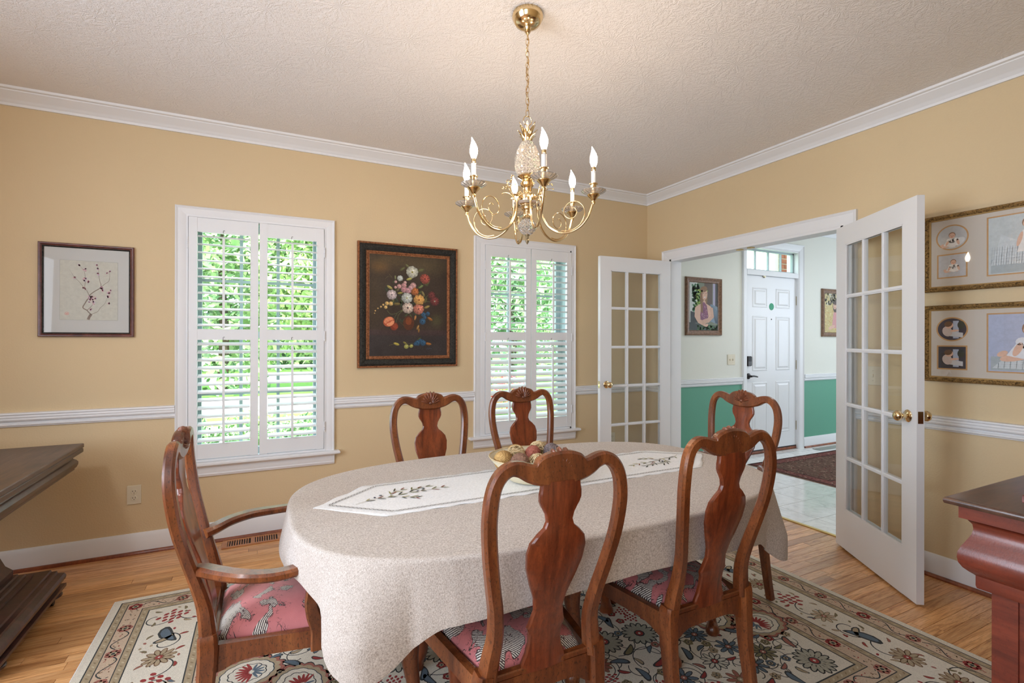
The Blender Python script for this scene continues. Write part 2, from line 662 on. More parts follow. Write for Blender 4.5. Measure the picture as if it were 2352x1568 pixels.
def catmull(pts, sub=6):
    pts = [tuple(p) for p in pts]
    out = []
    n = len(pts)
    for i in range(n - 1):
        p0 = pts[max(i - 1, 0)]; p1 = pts[i]; p2 = pts[i + 1]; p3 = pts[min(i + 2, n - 1)]
        for k in range(sub):
            t = k / sub
            out.append(tuple(0.5 * ((2 * b) + (-a + c) * t + (2 * a - 5 * b + 4 * c - d) * t * t + (-a + 3 * b - 3 * c + d) * t ** 3)
                             for a, b, c, d in zip(p0, p1, p2, p3)))
    out.append(pts[-1])
    return out

def interp(tab, x):
    if x <= tab[0][0]: return tab[0][1]
    for (a, va), (b, vb) in zip(tab, tab[1:]):
        if x <= b:
            t = (x - a) / (b - a)
            return va + (vb - va) * t
    return tab[-1][1]

def copy_tree(o, parent=None):
    c = o.copy()
    COL.objects.link(c)
    if parent is not None: c.parent = parent
    for ch in list(o.children):
        copy_tree(ch, c)
    return c

def moulding(name, p0, p1, inward, prof, mat, m0=0.0, m1=0.0, parent=None):
    """prof = [(out, z)] swept from p0 to p1 (2D), out measured along 'inward'; m0/m1 mitre factors"""
    d = Vector((p1[0] - p0[0], p1[1] - p0[1])).normalized()
    nrm = Vector(inward)
    mb = MB()
    k = len(prof)
    vs = []
    for (P, sgn, mm) in ((p0, 1, m0), (p1, -1, m1)):
        for o_, z in prof:
            q = Vector(P) + nrm * o_ + d * (sgn * mm * o_)
            vs.append((q.x, q.y, z))
    fs = [(i, (i + 1) % k, (i + 1) % k + k, i + k) for i in range(k)] + [tuple(range(k)), tuple(range(2 * k - 1, k - 1, -1))]
    mb.add(vs, fs)
    o = mb.build(name, mat, parent, smooth=25)
    return o

class Print:
    """flat drawing made of coloured polygons, stacked in hair-thin layers"""
    def __init__(s, mapf, dz=6e-5):
        s.mb = MB(); s.map = mapf; s.dz = dz; s.layer = 1
    def poly(s, pts, rgb, layer=None):
        L = s.layer if layer is None else layer
        s.mb.add([s.map(u, v, L * s.dz) for u, v in pts], [tuple(range(len(pts)))], lin(rgb))
    def fan(s, c, pts, rgb, layer=None):
        """star-shaped outline around c, safe for concave outlines"""
        L = s.layer if layer is None else layer
        k = len(pts)
        s.mb.add([s.map(u, v, L * s.dz) for u, v in [c] + list(pts)],
                 [(0, 1 + i, 1 + (i + 1) % k) for i in range(k)], lin(rgb))
    def rect(s, u0, v0, u1, v1, rgb, layer=None):
        s.poly([(u0, v0), (u1, v0), (u1, v1), (u0, v1)], rgb, layer)
    def ell(s, cx, cy_, rx, ry, rgb, rot=0.0, n=12, layer=None, wob=0.0, a0=0, a1=2 * PI):
        c, sn = math.cos(rot), math.sin(rot)
        pts = []
        for k in range(n):
            a = a0 + (a1 - a0) * k / (n if a1 - a0 > 6.2 else n - 1)
            q = 1 + (rnd.uniform(-wob, wob) if wob else 0)
            x, y = rx * q * math.cos(a), ry * q * math.sin(a)
            pts.append((cx + x * c - y * sn, cy_ + x * sn + y * c))
        s.poly(pts, rgb, layer)
    def ribbon(s, pts, w, rgb, layer=None, taper=False):
        L = s.layer if layer is None else layer
        m = len(pts)
        vs = []
        for i, p in enumerate(pts):
            a = pts[max(i - 1, 0)]; b = pts[min(i + 1, m - 1)]
            dx, dy = b[0] - a[0], b[1] - a[1]
            q = math.hypot(dx, dy) or 1
            ww = w / 2 * ((1 - i / (m - 1)) ** 0.6 if taper else 1)
            nx, ny = -dy / q * ww, dx / q * ww
            vs += [s.map(p[0] + nx, p[1] + ny, L * s.dz), s.map(p[0] - nx, p[1] - ny, L * s.dz)]
        s.mb.add(vs, [(2 * i, 2 * i + 1, 2 * i + 3, 2 * i + 2) for i in range(m - 1)], lin(rgb))
    def grid(s, u0, v0, u1, v1, nu, nv, fn, layer=0):
        vs = []; cs = []
        for j in range(nv + 1):
            for i in range(nu + 1):
                u = u0 + (u1 - u0) * i / nu; v = v0 + (v1 - v0) * j / nv
                vs.append(s.map(u, v, layer * s.dz)); cs.append(lin(fn(i / nu, j / nv)))
        b = len(s.mb.v)
        s.mb.v += vs
        for j in range(nv):
            for i in range(nu):
                a = j * (nu + 1) + i
                q = (a, a + 1, a + nu + 2, a + nu + 1)
                s.mb.f.append(tuple(b + k for k in q))
                s.mb.c.append([cs[k] for k in q])
    def rosette(s, cx, cy_, r, petals, c_out, c_in, c_mid, rot=0.0, line=None, L=2):
        if line:
            pts = []
            for k in range(petals * 4):
                a = rot + 2 * PI * k / (petals * 4)
                q = r * 1.08 * (0.8 + 0.2 * abs(math.cos(a * petals / 2 - rot * petals / 2)))
                pts.append((cx + q * math.cos(a), cy_ + q * math.sin(a)))
            s.fan((cx, cy_), pts, line, L)
        for k in range(petals):
            a = rot + 2 * PI * k / petals
            s.ell(cx + r * 0.58 * math.cos(a), cy_ + r * 0.58 * math.sin(a), r * 0.42, r * 0.8 * math.sin(PI / petals) * 1.15, c_out, a, 8, L + 1)
        s.ell(cx, cy_, r * 0.46, r * 0.46, c_in, 0, 10, L + 2)
        s.ell(cx, cy_, r * 0.24, r * 0.24, c_mid, 0, 8, L + 3)
# ------------------------------------------------------------------ the room shell
CEIL = 2.71
W1 = (-3.86, -2.905)      # outer edges of the two window casings
W2 = (-1.83, -0.845)
HOLE = 0.06
RW = 0.12                 # thickness of the wall between the rooms
OY0, OY1, OZ = -1.845, -0.305, 2.06   # doorway to the foyer
FY = 0.10                 # foyer front wall
XL, YF = -5.7, -4.7

def struct(o):
    o['kind'] = 'structure'
    return o

# back wall, pierced by two windows
mb = MB()
h1 = (W1[0] + HOLE, W1[1] - HOLE); h2 = (W2[0] + HOLE, W2[1] - HOLE)
for a, b in ((XL - 0.15, h1[0]), (h1[1], h2[0]), (h2[1], RW)):
    mb.box(a, b, 0, 0.15, -0.05, CEIL + 0.02)
for a, b in (h1, h2):
    mb.box(a, b, 0, 0.15, -0.05, 0.52)
    mb.box(a, b, 0, 0.15, 2.12, CEIL + 0.02)
struct(mb.build('wall_back', 'wall_paint'))
# right wall with the doorway; dining side and foyer side
mb = MB()
mb.box(0, RW / 2, YF, OY0, -0.05, CEIL + 0.02).box(0, RW / 2, OY1, 0, -0.05, CEIL + 0.02).box(0, RW / 2, OY0, OY1, OZ, CEIL + 0.02)
struct(mb.build('wall_right', 'wall_paint'))
mb = MB()
mb.box(RW / 2, RW, YF, OY0, -0.05, CEIL + 0.02).box(RW / 2, RW, OY1, FY, -0.05, CEIL + 0.02).box(RW / 2, RW, OY0, OY1, OZ, CEIL + 0.02)
struct(mb.build('wall_foyer_left', 'foyer_paint'))
# wall on the camera side (the camera stands in an alcove left of it), left wall
mb = MB()
mb.box(-2.45, 0, -3.87, -3.74, -0.05, CEIL + 0.02).box(-2.45, -2.32, YF, -3.87, -0.05, CEIL + 0.02)
mb.box(XL - 0.15, -2.32, YF - 0.15, YF, -0.05, CEIL + 0.02)
struct(mb.build('wall_front', 'wall_paint'))
struct(MB().box(XL - 0.15, XL, YF, 0, -0.05, CEIL + 0.02).build('wall_left', 'wall_paint'))
# foyer walls
DX0, DX1 = 1.56, 2.475     # entry door leaf
TZ0, TZ1 = 2.13, 2.40      # transom
mb = MB()
low = MB()
for a, b in ((RW, DX0 - 0.02), (DX1 + 0.02, 4.6)):
    mb.box(a, b, FY, FY + 0.15, 0.86, CEIL + 0.02)
    low.box(a, b, FY, FY + 0.15, -0.05, 0.86)
mb.box(DX0 - 0.02, DX1 + 0.02, FY, FY + 0.15, TZ1, CEIL + 0.02)
struct(mb.build('wall_foyer', 'foyer_paint'))
struct(low.build('wall_foyer_lower', 'foyer_green'))
struct(MB().box(4.6, 4.75, -3.4, FY + 0.15, -0.05, CEIL + 0.02).box(RW, 4.6, -3.4, -3.25, -0.05, CEIL + 0.02).build('wall_foyer_right', 'foyer_paint'))
# ceilings (the slab runs slightly past the outer walls)
struct(MB().box(XL - 0.2, RW / 2, YF - 0.3, 0.16, CEIL, CEIL + 0.15).build('ceiling', 'ceiling_texture'))
struct(MB().box(RW / 2, 4.8, -3.5, 0.26, CEIL, CEIL + 0.15).build('ceiling_foyer', 'ceiling_texture'))
# eaves outside
struct(MB().box(XL - 0.5, 5.2, 0.16, 0.75, 2.90, 3.0).build('trim_eaves', 'column_paint'))

CROWN = [(0, 2.626), (.012, 2.626), (.014, 2.640), (.022, 2.648), (.024, 2.652), (.034, 2.660), (.058, 2.680), (.070, 2.689), (.072, 2.694), (.086, 2.698), (.090, 2.711), (0, 2.711)]
RAIL = [(0, .820), (.010, .820), (.013, .826), (.019, .830), (.019, .838), (.012, .842), (.013, .850), (.026, .855), (.029, .862), (.025, .868), (.029, .876), (.025, .884), (.031, .891), (.030, .899), (0, .901)]
BASE = [(0, 0.0), (.015, 0.0), (.015, .100), (.011, .110), (.010, .116), (.006, .125), (0, .126)]
SHOE = [(.0, 0.0), (.034, 0.0), (.033, .008), (.028, .015), (.022, .018), (.0, .018)]
B = (0, -1); R = (-1, 0)
struct(moulding('trim_1', (XL, 0), (0, 0), B, CROWN, 'trim_paint', 1, 1))
struct(moulding('trim_2', (0, 0), (0, -3.74), R, CROWN, 'trim_paint', 1, 0))
struct(moulding('trim_3', (XL, YF), (XL, 0), (1, 0), CROWN, 'trim_paint', 1, 1))
struct(moulding('trim_4', (RW, FY), (4.6, FY), B, CROWN, 'trim_paint', 1, 1))
struct(moulding('trim_5', (4.6, FY), (4.6, -3.25), R, CROWN, 'trim_paint', 1, 1))
for i, (a, b) in enumerate(((XL, W1[0]), (W1[1], W2[0]), (W2[1], 0))):
    struct(moulding('trim_%d' % (6 + i), (a, 0), (b, 0), B, RAIL, 'trim_paint'))
struct(moulding('trim_9', (0, 0), (0, OY1 + .09), R, RAIL, 'trim_paint'))
struct(moulding('trim_10', (0, OY0 - .085), (0, -3.74), R, RAIL, 'trim_paint'))
struct(moulding('trim_11', (RW, FY), (DX0 - .09, FY), B, RAIL, 'trim_paint'))
struct(moulding('trim_12', (DX1 + .10, FY), (4.6, FY), B, RAIL, 'trim_paint'))
for nm, a, b, nn in (('baseboard_back', (XL, 0), (0, 0), B), ('baseboard_left', (XL, YF), (XL, 0), (1, 0)),
                     ('baseboard_right', (0, OY0 - .085), (0, -3.74), R), ('baseboard_corner', (0, 0), (0, OY1 + .085), R),
                     ('baseboard_foyer', (RW, FY), (DX0 - .09, FY), B), ('baseboard_foyer_right', (DX1 + .10, FY), (4.6, FY), B)):
    o = struct(moulding(nm, a, b, nn, BASE, 'trim_paint'))
    s_ = moulding('shoe_moulding', a, b, nn, SHOE, 'table_leg_wood', parent=o)

# doorway jamb, casing and hinges
cas = struct(MB().box(-.003, RW + .003, OY0, OY0 + .018, 0, OZ).box(-.003, RW + .003, OY1 - .018, OY1, 0, OZ).box(-.003, RW + .003, OY0, OY1, OZ - .018, OZ).build('trim_doorway', 'trim_paint'))
CAS = [(0, 0), (0, .020), (.006, .024), (.014, .020), (.018, .016), (.060, .013), (.072, .010), (.085, .007), (.085, 0)]
mb = MB().frame(-(OY1 + .085), -(OY0 - .085), 0.0, OZ + .085, CAS, 'LTR')
o = mb.build('doorway_casing', 'trim_paint', smooth=25)
o.parent = cas
o.location = (0, 0, 0)
o.rotation_euler = (0, 0, -PI / 2)
mb = MB().frame(OY0 - .085, OY1 + .085, 0.0, OZ + .085, CAS, 'LTR')
o = mb.build('doorway_casing', 'trim_paint', smooth=25)
o.parent = cas
o.location = (RW, 0, 0)
o.rotation_euler = (0, 0, PI / 2)
for yy in (-1.02, -1.12):
    MB().box(.03, .07, yy - .02, yy + .02, OZ - .024, OZ - .018).build('catch_plate', 'threshold_brass', cas)

# ------------------------------------------------------------------ floors
flo = struct(MB().box(XL - .1, .085, YF - .1, .1, -.06, -.004).build('floor', 'bark'))
LENS = [0.46, 0.62, 0.78, 0.95, 1.15]
PW = 0.0572
plank_me = {}
def plank_mesh(L):
    if L not in plank_me:
        c = 0.0009
        o = MB()
        x1, y1 = L, PW
        vs = [(0.0003, .0003, -.004), (x1 - .0003, .0003, -.004), (x1 - .0003, y1 - .0003, -.004), (0.0003, y1 - .0003, -.004),
              (c, c, 0), (x1 - c, c, 0), (x1 - c, y1 - c, 0), (c, y1 - c, 0)]
        me = bpy.data.meshes.new('plank')
        me.from_pydata(vs, [], [(4, 5, 6, 7), (0, 1, 5, 4), (1, 2, 6, 5), (2, 3, 7, 6), (3, 0, 4, 7)])
        me.materials.append(M['plank_wood'])
        plank_me[L] = me
    return plank_me[L]
rest = MB()
prnd = random.Random(21)
row = 0
y = -PW
n_plank = 0
while y > YF:
    x = XL - prnd.uniform(0, .6)
    while x < .07:
        L = prnd.choice(LENS)
        x1 = min(x + L, .075)
        seen = (y > -.78 and x1 > -4.9) or (y > -1.75 and x < -3.95 and x1 > -4.75) or (x1 > -.85 and y > -3.0)
        if seen and n_plank < 296 and x1 - x > .12:
            o = bpy.data.objects.new('plank', plank_mesh(L))
            COL.objects.link(o)
            o.parent = flo
            o.location = (x, y, prnd.uniform(-.0003, 0))
            if x + L > .075: o.scale = ((.075 - x) / L, 1, 1)
            n_plank += 1
        else:
            under = (y < -.8 and x > -3.9 and x1 < -.85)
            if not under and x1 - x > .02:
                rest.box(x + .0004, x1 - .0004, y + .0004, y + PW - .0004, -.004, -.0002)
        x += L
    y -= PW
o = rest.build('floor_boards', 'plank_wood', flo)
o['kind'] = 'stuff'
struct(MB().box(.070, .098, OY0 + .018, OY1 - .018, -.003, .006, .0015).build('trim_threshold', 'threshold_brass'))
ff = struct(MB().box(.085, 4.7, -3.3, FY + .2, -.06, -.004).build('floor_foyer', 'grout'))
T = 0.305
me = None
ys = 0.13
for j in range(9):
    for i in range(13):
        x0 = .10 + i * T - .105; y1 = .034 - j * T + .0
        xa, xb = max(x0, .099), min(x0 + T, 3.9)
        ya, yb = y1 - T, min(y1, FY - .002)
        if xb - xa < .03: continue
        cut = (xa > x0 + 1e-4)
        g = .0012
        key = 'cut' if cut else 'full'
        if cut or me is None:
            m2 = bpy.data.meshes.new('tile')
            w, hh = xb - xa, yb - ya
            m2.from_pydata([(g, g, -.005), (w - g, g, -.005), (w - g, hh - g, -.005), (g, hh - g, -.005),
                            (g * 1.8, g * 1.8, 0), (w - g * 1.8, g * 1.8, 0), (w - g * 1.8, hh - g * 1.8, 0), (g * 1.8, hh - g * 1.8, 0)],
                           [], [(4, 5, 6, 7), (0, 1, 5, 4), (1, 2, 6, 5), (2, 3, 7, 6), (3, 0, 4, 7)])
            m2.materials.append(M['marble_tile'])
            if not cut: me = m2
        o = bpy.data.objects.new('tile', m2 if cut else me)
        COL.objects.link(o)
        o.parent = ff
        o.location = (xa, ya, 0)
for i in range(15):   # narrow strip of cut tiles along the front wall
    x0 = .10 + i * T - .105
    xa, xb = max(x0, .099), x0 + T
    o = MB().box(xa + .0012, xb - .0012, .036, FY - .001, -.005, 0).build('tile', 'marble_tile', ff)

# ------------------------------------------------------------------ windows with shutters
SH = [(0, 0), (0, .020), (.006, .025), (.012, .022), (.016, .019), (.022, .019), (.050, .015), (.060, .012), (.068, .009), (.068, -.02)]
louver_me = {}
def louver_mesh(L):
    k = round(L, 3)
    if k not in louver_me:
        nn = 10
        vs = []
        for x in (0, L):
            for q in range(nn):
                a = 2 * PI * q / nn
                vs.append((x, .0315 * math.cos(a), .0055 * math.sin(a)))
        fs = [(q, (q + 1) % nn, (q + 1) % nn + nn, q + nn) for q in range(nn)] + [tuple(range(nn - 1, -1, -1)), tuple(range(nn, 2 * nn))]
        me_ = bpy.data.meshes.new('louver')
        me_.from_pydata(vs, [], fs)
        me_.materials.append(M['shutter_paint'])
        me_.polygons.foreach_set('use_smooth', [True] * len(fs))
        me_.set_sharp_from_angle(angle=math.radians(50))
        louver_me[k] = me_
    return louver_me[k]

def make_window(idx, W, panels, tilts, label):
    x0, x1 = W
    win = empty('window_%d' % idx, ((x0 + x1) / 2, 0, 0))
    win['kind'] = 'structure'
    cx = (x0 + x1) / 2
    def L(x): return x - cx
    MB().frame(L(x0), L(x1), .525, 2.165, SH, 'LTR').build('casing', 'trim_paint', win, smooth=25)
    MB().box(L(x0) - .045, L(x1) + .035, -.055, .02, .503, .526, .006).build('sill', 'trim_paint', win)
    mb = MB()
    k = [(0, .430), (.012, .430), (.014, .436), (.018, .444), (.016, .452), (.020, .470), (.020, .488), (.026, .496), (.026, .503), (0, .503)]
    vs = [(L(x0), -o_, z) for o_, z in k] + [(L(x1), -o_, z) for o_, z in k]
    q = len(k)
    mb.add(vs, [(i, (i + 1) % q, (i + 1) % q + q, i + q) for i in range(q)] + [tuple(range(q)), tuple(range(2 * q - 1, q - 1, -1))])
    mb.build('apron', 'trim_paint', win, smooth=25)
    ha, hb = L(x0) + HOLE, L(x1) - HOLE
    mb = MB()
    mb.box(ha, ha + .03, .02, .16, .52, 2.12).box(hb - .03, hb, .02, .16, .52, 2.12).box(ha, hb, .02, .16, 2.09, 2.12).box(ha, hb, .02, .19, .505, .54)
    mb.build('jamb', 'sash_shaded', win)
    # two sashes with muntins
    a, b = ha + .03, hb - .03
    for nm, (z0, z1, yy) in (('lower_sash', (.54, 1.365, .07)), ('upper_sash', (1.33, 2.09, .105))):
        mb = MB()
        mb.box(a, a + .045, yy, yy + .032, z0, z1).box(b - .045, b, yy, yy + .032, z0, z1)
        mb.box(a + .045, b - .045, yy, yy + .032, z0, z0 + .04).box(a + .045, b - .045, yy, yy + .032, z1 - .04, z1)
        pw = (b - a - .09) / 3
        for t in (1, 2):
            mb.box(a + .045 + pw * t - .010, a + .045 + pw * t + .010, yy + .004, yy + .028, z0 + .04, z1 - .04)
        zm = (z0 + z1) / 2
        mb.box(a + .045, b - .045, yy + .005, yy + .027, zm - .009, zm + .009)
        s_ = mb.build(nm, 'sash_shaded', win)
        me_ = None
        for t in range(3):
            for zz0, zz1 in ((z0 + .04, zm - .009), (zm + .009, z1 - .04)):
                if me_ is None:
                    o = MB().box(0, pw - .02, 0, .003, 0, zz1 - zz0).build('pane', 'window_glass', s_)
                    me_ = o.data
                else:
                    o = bpy.data.objects.new('pane', me_)
                    COL.objects.link(o)
                    o.parent = s_
                o.location = (a + .055 + pw * t - (.0 if t else .005), yy + .014, zz0)
    # the shutters
    sh = empty('plantation_shutter', (cx, 0, 0))
    tag(sh, label, 'shutter')
    p0, p1 = L(panels[0]), L(panels[2])
    fi, fo = .010, .03
    MB().box(L(x0) + .060, p0 - .001, -.016, .02, .527, 2.112).box(p1 + .001, L(x1) - .060, -.016, .02, .527, 2.112).box(p0 - .001, p1 + .001, -.016, .02, 2.100, 2.112).box(p0 - .001, p1 + .001, -.016, .02, .527, .541).build('shutter_frame', 'shutter_paint', sh)
    pm = L(panels[1])
    for pi, (a, b) in enumerate(((p0, pm - .0015), (pm + .0015, p1))):
        a += .002; b -= .002
        st = .048
        mb = MB()
        mb.box(a, a + st, -.022, .006, .543, 2.098, .0015).box(b - st, b, -.022, .006, .543, 2.098, .0015)
        for z0, z1 in ((2.006, 2.096), (1.312, 1.382), (.545, .640)):
            mb.box(a + st, b - st, -.0195, .0035, z0, z1, .001)
        pan = mb.build('shutter_panel', 'shutter_paint', sh)
        wlen = b - a - 2 * st - .004
        for (z0, z1, nl, tl) in ((1.382, 2.006, 12, tilts[0]), (.640, 1.312, 13, tilts[1])):
            me_ = louver_mesh(wlen)
            for q in range(nl):
                o = bpy.data.objects.new('louver', me_)
                COL.objects.link(o)
                o.parent = pan
                o.location = (a + st + .002, -.008, z0 + (z1 - z0) * (q + .5) / nl)
                o.rotation_euler = (math.radians(tl), 0, 0)
            xr = a + st + wlen * .5
            yb = -.008 - .034 * math.cos(math.radians(tl))
            dz = -.030 * math.sin(math.radians(tl))
            MB().box(xr - .007, xr + .007, yb - .012, yb, z0 + .012 + dz, z1 - .03 + dz, .002).build('tilt_rod', 'shutter_paint', pan)
            MB().tube([(xr - .004, -.0205, z1 + .001), (xr - .004, -.021, z1 + .016), (xr, -.021, z1 + .020), (xr + .005, -.021, z1 + .016)], .0012, 5).build('rod_notch', 'dark_slot', pan)
        for zz in (1.93, 1.34, .70):
            xx = a - .004 if pi == 0 else b + .004
            hb_ = MB()
            for t in range(5):
                hb_.lathe([(.0045, zz - .035 + t * .0145), (.0045, zz - .035 + t * .0145 + .013)], 8, (xx, -.024, 0))
            hb_.build('hinge', 'shutter_paint', pan)
    return win

make_window(1, W1, (-3.790, -3.388, -2.976), (14, 17), 'white louvered shutters in the taller-looking window beside the blossom print')
make_window(2, W2, (-1.733, -1.305, -0.892), (-3, 33), 'white louvered shutters in the window between the flower painting and the glass door')

# ------------------------------------------------------------------ french doors
def french_leaf(idx, hinge, free, knob_side_label):
    d = Vector((free[0] - hinge[0], free[1] - hinge[1]))
    ang = math.atan2(d.y, d.x)
    W, H, z0 = .762, 2.023, .012
    st, tr, br = .108, .118, .245
    leaf = MB()
    y0, y1 = -.0175, .0175
    leaf.box(0, st, y0, y1, z0, z0 + H, .0015).box(W - st, W, y0, y1, z0, z0 + H, .0015)
    leaf.box(st, W - st, y0, y1, z0 + H - tr, z0 + H).box(st, W - st, y0, y1, z0, z0 + br)
    gx0, gx1, gz0, gz1 = st, W - st, z0 + br, z0 + H - tr
    mw = .022
    pw = (gx1 - gx0 - 2 * mw) / 3
    ph = (gz1 - gz0 - 4 * mw) / 5
    for t in (1, 2):
        xx = gx0 + pw * t + mw * (t - 1)
        leaf.box(xx, xx + mw, -.011, .011, gz0, gz1)
        leaf.box(xx + .007, xx + mw - .007, -.0155, .0155, gz0, gz1)
    for t in range(1, 5):
        zz = gz0 + ph * t + mw * (t - 1)
        leaf.box(gx0, gx1, -.0108, .0108, zz, zz + mw)
        leaf.box(gx0, gx1, -.0150, .0150, zz + .007, zz + mw - .007)
    # sticking around the glass field
    for yy in (-1, 1):
        ya, yb = (.010 * yy, .0160 * yy)
        leaf.box(gx0, gx0 + .008, ya, yb, gz0, gz1).box(gx1 - .008, gx1, ya, yb, gz0, gz1)
        leaf.box(gx0, gx1, ya, yb, gz0, gz0 + .008).box(gx0, gx1, ya, yb, gz1 - .008, gz1)
    root = leaf.build('door_%d' % idx, 'door_paint')
    root['kind'] = 'structure'
    root.location = (hinge[0], hinge[1], 0)
    root.rotation_euler = (0, 0, ang)
    me_ = None
    for i in range(3):
        for j in range(5):
            if me_ is None:
                o = MB().box(0, pw + .004, -.0015, .0015, 0, ph + .004).build('glass_pane', 'pane_glass', root)
                me_ = o.data
            else:
                o = bpy.data.objects.new('glass_pane', me_)
                COL.objects.link(o)
                o.parent = root
            o.location = (gx0 + i * (pw + mw) - .002, 0, gz0 + j * (ph + mw) - .002)
    for sd in (-1, 1):
        prof = [(.031, .0175), (.032, .020), (.028, .024), (.018, .027), (.012, .030), (.0095, .044), (.012, .050), (.021, .054), (.026, .062), (.0265, .070), (.022, .079), (.010, .085), (.001, .0865)]
        mb = MB()
        n_ = 20
        mb.lathe([(r, -z * sd) for r, z in prof], n_, (W - .064, 0, .935), axis='y')
        o = mb.build('door_knob', 'brass', root, smooth=50)
    MB().box(W - .0005, W + .001, -.012, .012, .905, .965).build('latch_plate', 'brass', root)
    for zz in (.25, 1.02, 1.80):
        MB().lathe([(.006, zz - .045), (.006, zz + .045)], 8, (-.006, .0, 0)).build('hinge', 'hinge_metal', root)
    return root
french_leaf(1, (-.035, -.335), (-.795, -.300), '')
french_leaf(2, (-.035, -1.838), (-.462, -2.478), '')

# ------------------------------------------------------------------ entry door, transom and casing in the foyer
tr_ = empty('door_3', ((DX0 + DX1) / 2, FY, 0))
tr_['kind'] = 'structure'
cx = (DX0 + DX1) / 2
def LX(x): return x - cx
DOORY = .028
slab = MB()
slab.box(LX(DX0), LX(DX1), DOORY, DOORY + .042, .035, 2.068)
leafo = slab.build('door_leaf', 'door_paint', tr_)
wd = DX1 - DX0
cols_ = ((LX(DX0) + .125, LX(DX0) + .125 + .255), (LX(DX1) - .125 - .255, LX(DX1) - .125))
RP = [(0, .0), (.004, .006), (.012, .007), (.018, -.006 + .008), (.030, .002), (.044, .009), (.05, .010)]
for a, b in cols_:
    for z0, z1 in ((.22, .83), (.96, 1.60), (1.70, 1.93)):
        mb = MB().frame(a, b, z0, z1, RP)
        mb.box(a + .048, b - .048, -.010, -.002, z0 + .048, z1 - .048)
        o = mb.build('raised_panel', 'door_paint', leafo, smooth=20)
        o.location = (0, DOORY, 0)
mb = MB().box(LX(DX0) + .022, LX(DX0) + .082, DOORY - .030, DOORY, 1.020, 1.135, .008)
o = mb.build('keypad_lock', 'bronze_lock', tr_, smooth=40)
MB().box(LX(DX0) + .030, LX(DX0) + .074, DOORY - .032, DOORY - .028, 1.075, 1.128, .002).build('keypad_cover', 'dark_rubber', o)
MB().lathe([(.001, -.034), (.008, -.034), (.009, -.030)], 10, (LX(DX0) + .052, DOORY, 1.045), axis='y').build('lock_button', 'hinge_metal', o)
mb = MB().lathe([(.034, -.0), (.034, .006), (.026, .010), (.013, .014), (.012, .045), (.0, .046)], 18, (LX(DX0) + .058, DOORY, .905), axis='y')
mb.v = [(x, 2 * DOORY - y if y > DOORY else y, z) for x, y, z in mb.v]
mb.sweep([(LX(DX0) + .056, DOORY - .045, .905), (LX(DX0) + .09, DOORY - .048, .907), (LX(DX0) + .135, DOORY - .046, .901), (LX(DX0) + .165, DOORY - .042, .895)], [(.022, .014), (.018, .012), (.018, .011), (.014, .010)], ch=.4)
mb.build('door_lever', 'bronze_lock', tr_, smooth=40)
MB().lathe([(.001, .004), (.007, .004), (.008, .0)], 10, (LX(cx), DOORY, 1.565), axis='y').build('peephole', 'bronze_lock', tr_, smooth=40)
for zz in (.28, 1.02, 1.80):
    MB().box(LX(DX1) - .004, LX(DX1) + .012, DOORY - .008, DOORY + .004, zz - .055, zz + .055, .002).build('hinge', 'hinge_metal', tr_)
MB().box(LX(DX0) - .02, LX(DX1) + .02, DOORY - .006, .15, .0, .030).build('threshold', 'table_leg_wood', tr_)
MB().box(LX(DX0), LX(DX1), DOORY - .003, DOORY + .04, .030, .042).build('door_sweep', 'dark_rubber', tr_)
mb = MB()
mb.box(LX(DX0) - .02, LX(DX0), .0, .15, .0, TZ1).box(LX(DX1), LX(DX1) + .02, 0, .15, 0, TZ1)
mb.box(LX(DX0), LX(DX1), -.004, .15, 2.070, 2.128).box(LX(DX0), LX(DX1), 0, .15, TZ1 - .02, TZ1 + .001)
mb.build('door_frame', 'trim_paint', tr_)
FCAS = [(0, 0), (0, .020), (.006, .025), (.014, .020), (.020, .016), (.062, .012), (.074, .008), (.080, 0)]
MB().frame(LX(DX0) - .085, LX(DX1) + .085, 0, TZ1 + .075, FCAS, 'LTR').build('door_casing', 'trim_paint', tr_, smooth=25)
mb = MB()
a, b = LX(DX0), LX(DX1)
mb.box(a, a + .02, .06, .09, 2.128, TZ1 - .02).box(b - .02, b, .06, .09, 2.128, TZ1 - .02).box(a, b, .06, .09, 2.128, 2.148).box(a, b, .06, .09, TZ1 - .038, TZ1 - .02)
for t in (1, 2, 3):
    xx = a + (b - a) * t / 4
    mb.box(xx - .007, xx + .007, .064, .086, 2.14, TZ1 - .03)
ts = mb.build('transom_sash', 'sash_shaded', tr_)
for t in range(4):
    MB().box(a + (b - a) * t / 4 + .008, a + (b - a) * (t + 1) / 4 - .008, .073, .076, 2.146, TZ1 - .036).build('pane', 'window_glass', ts)
MB().box(LX(1.86), LX(1.905), DOORY - .012, DOORY, 2.058, 2.072, .002).box(LX(1.875), LX(1.89), DOORY - .02, DOORY - .004, 2.046, 2.062, .002).build('draft_catch', 'hinge_metal', tr_)

# outdoors ---------------------------------------------------------
GZ = -0.42
g = struct(MB().box(-40, 40, .16, 60, GZ - .2, GZ).build('ground', 'lawn'))
struct(MB().box(-16, 3, 9.0, 13.2, GZ, GZ + .012).build('driveway', 'driveway'))
struct(MB().box(-40, 40, 19, 25, GZ, GZ + .012).build('street', 'asphalt'))
struct(MB().box(-16, -2.6, 4.4, 7.6, GZ, GZ + .014).build('walkway', 'driveway'))
struct(MB().box(-1.8, 1.4, 3.0, 7.5, GZ, GZ + .02).build('ground_bed', 'mulch'))
struct(MB().box(.9, 4.4, .25, 2.6, GZ, -.04).build('porch_floor', 'driveway'))

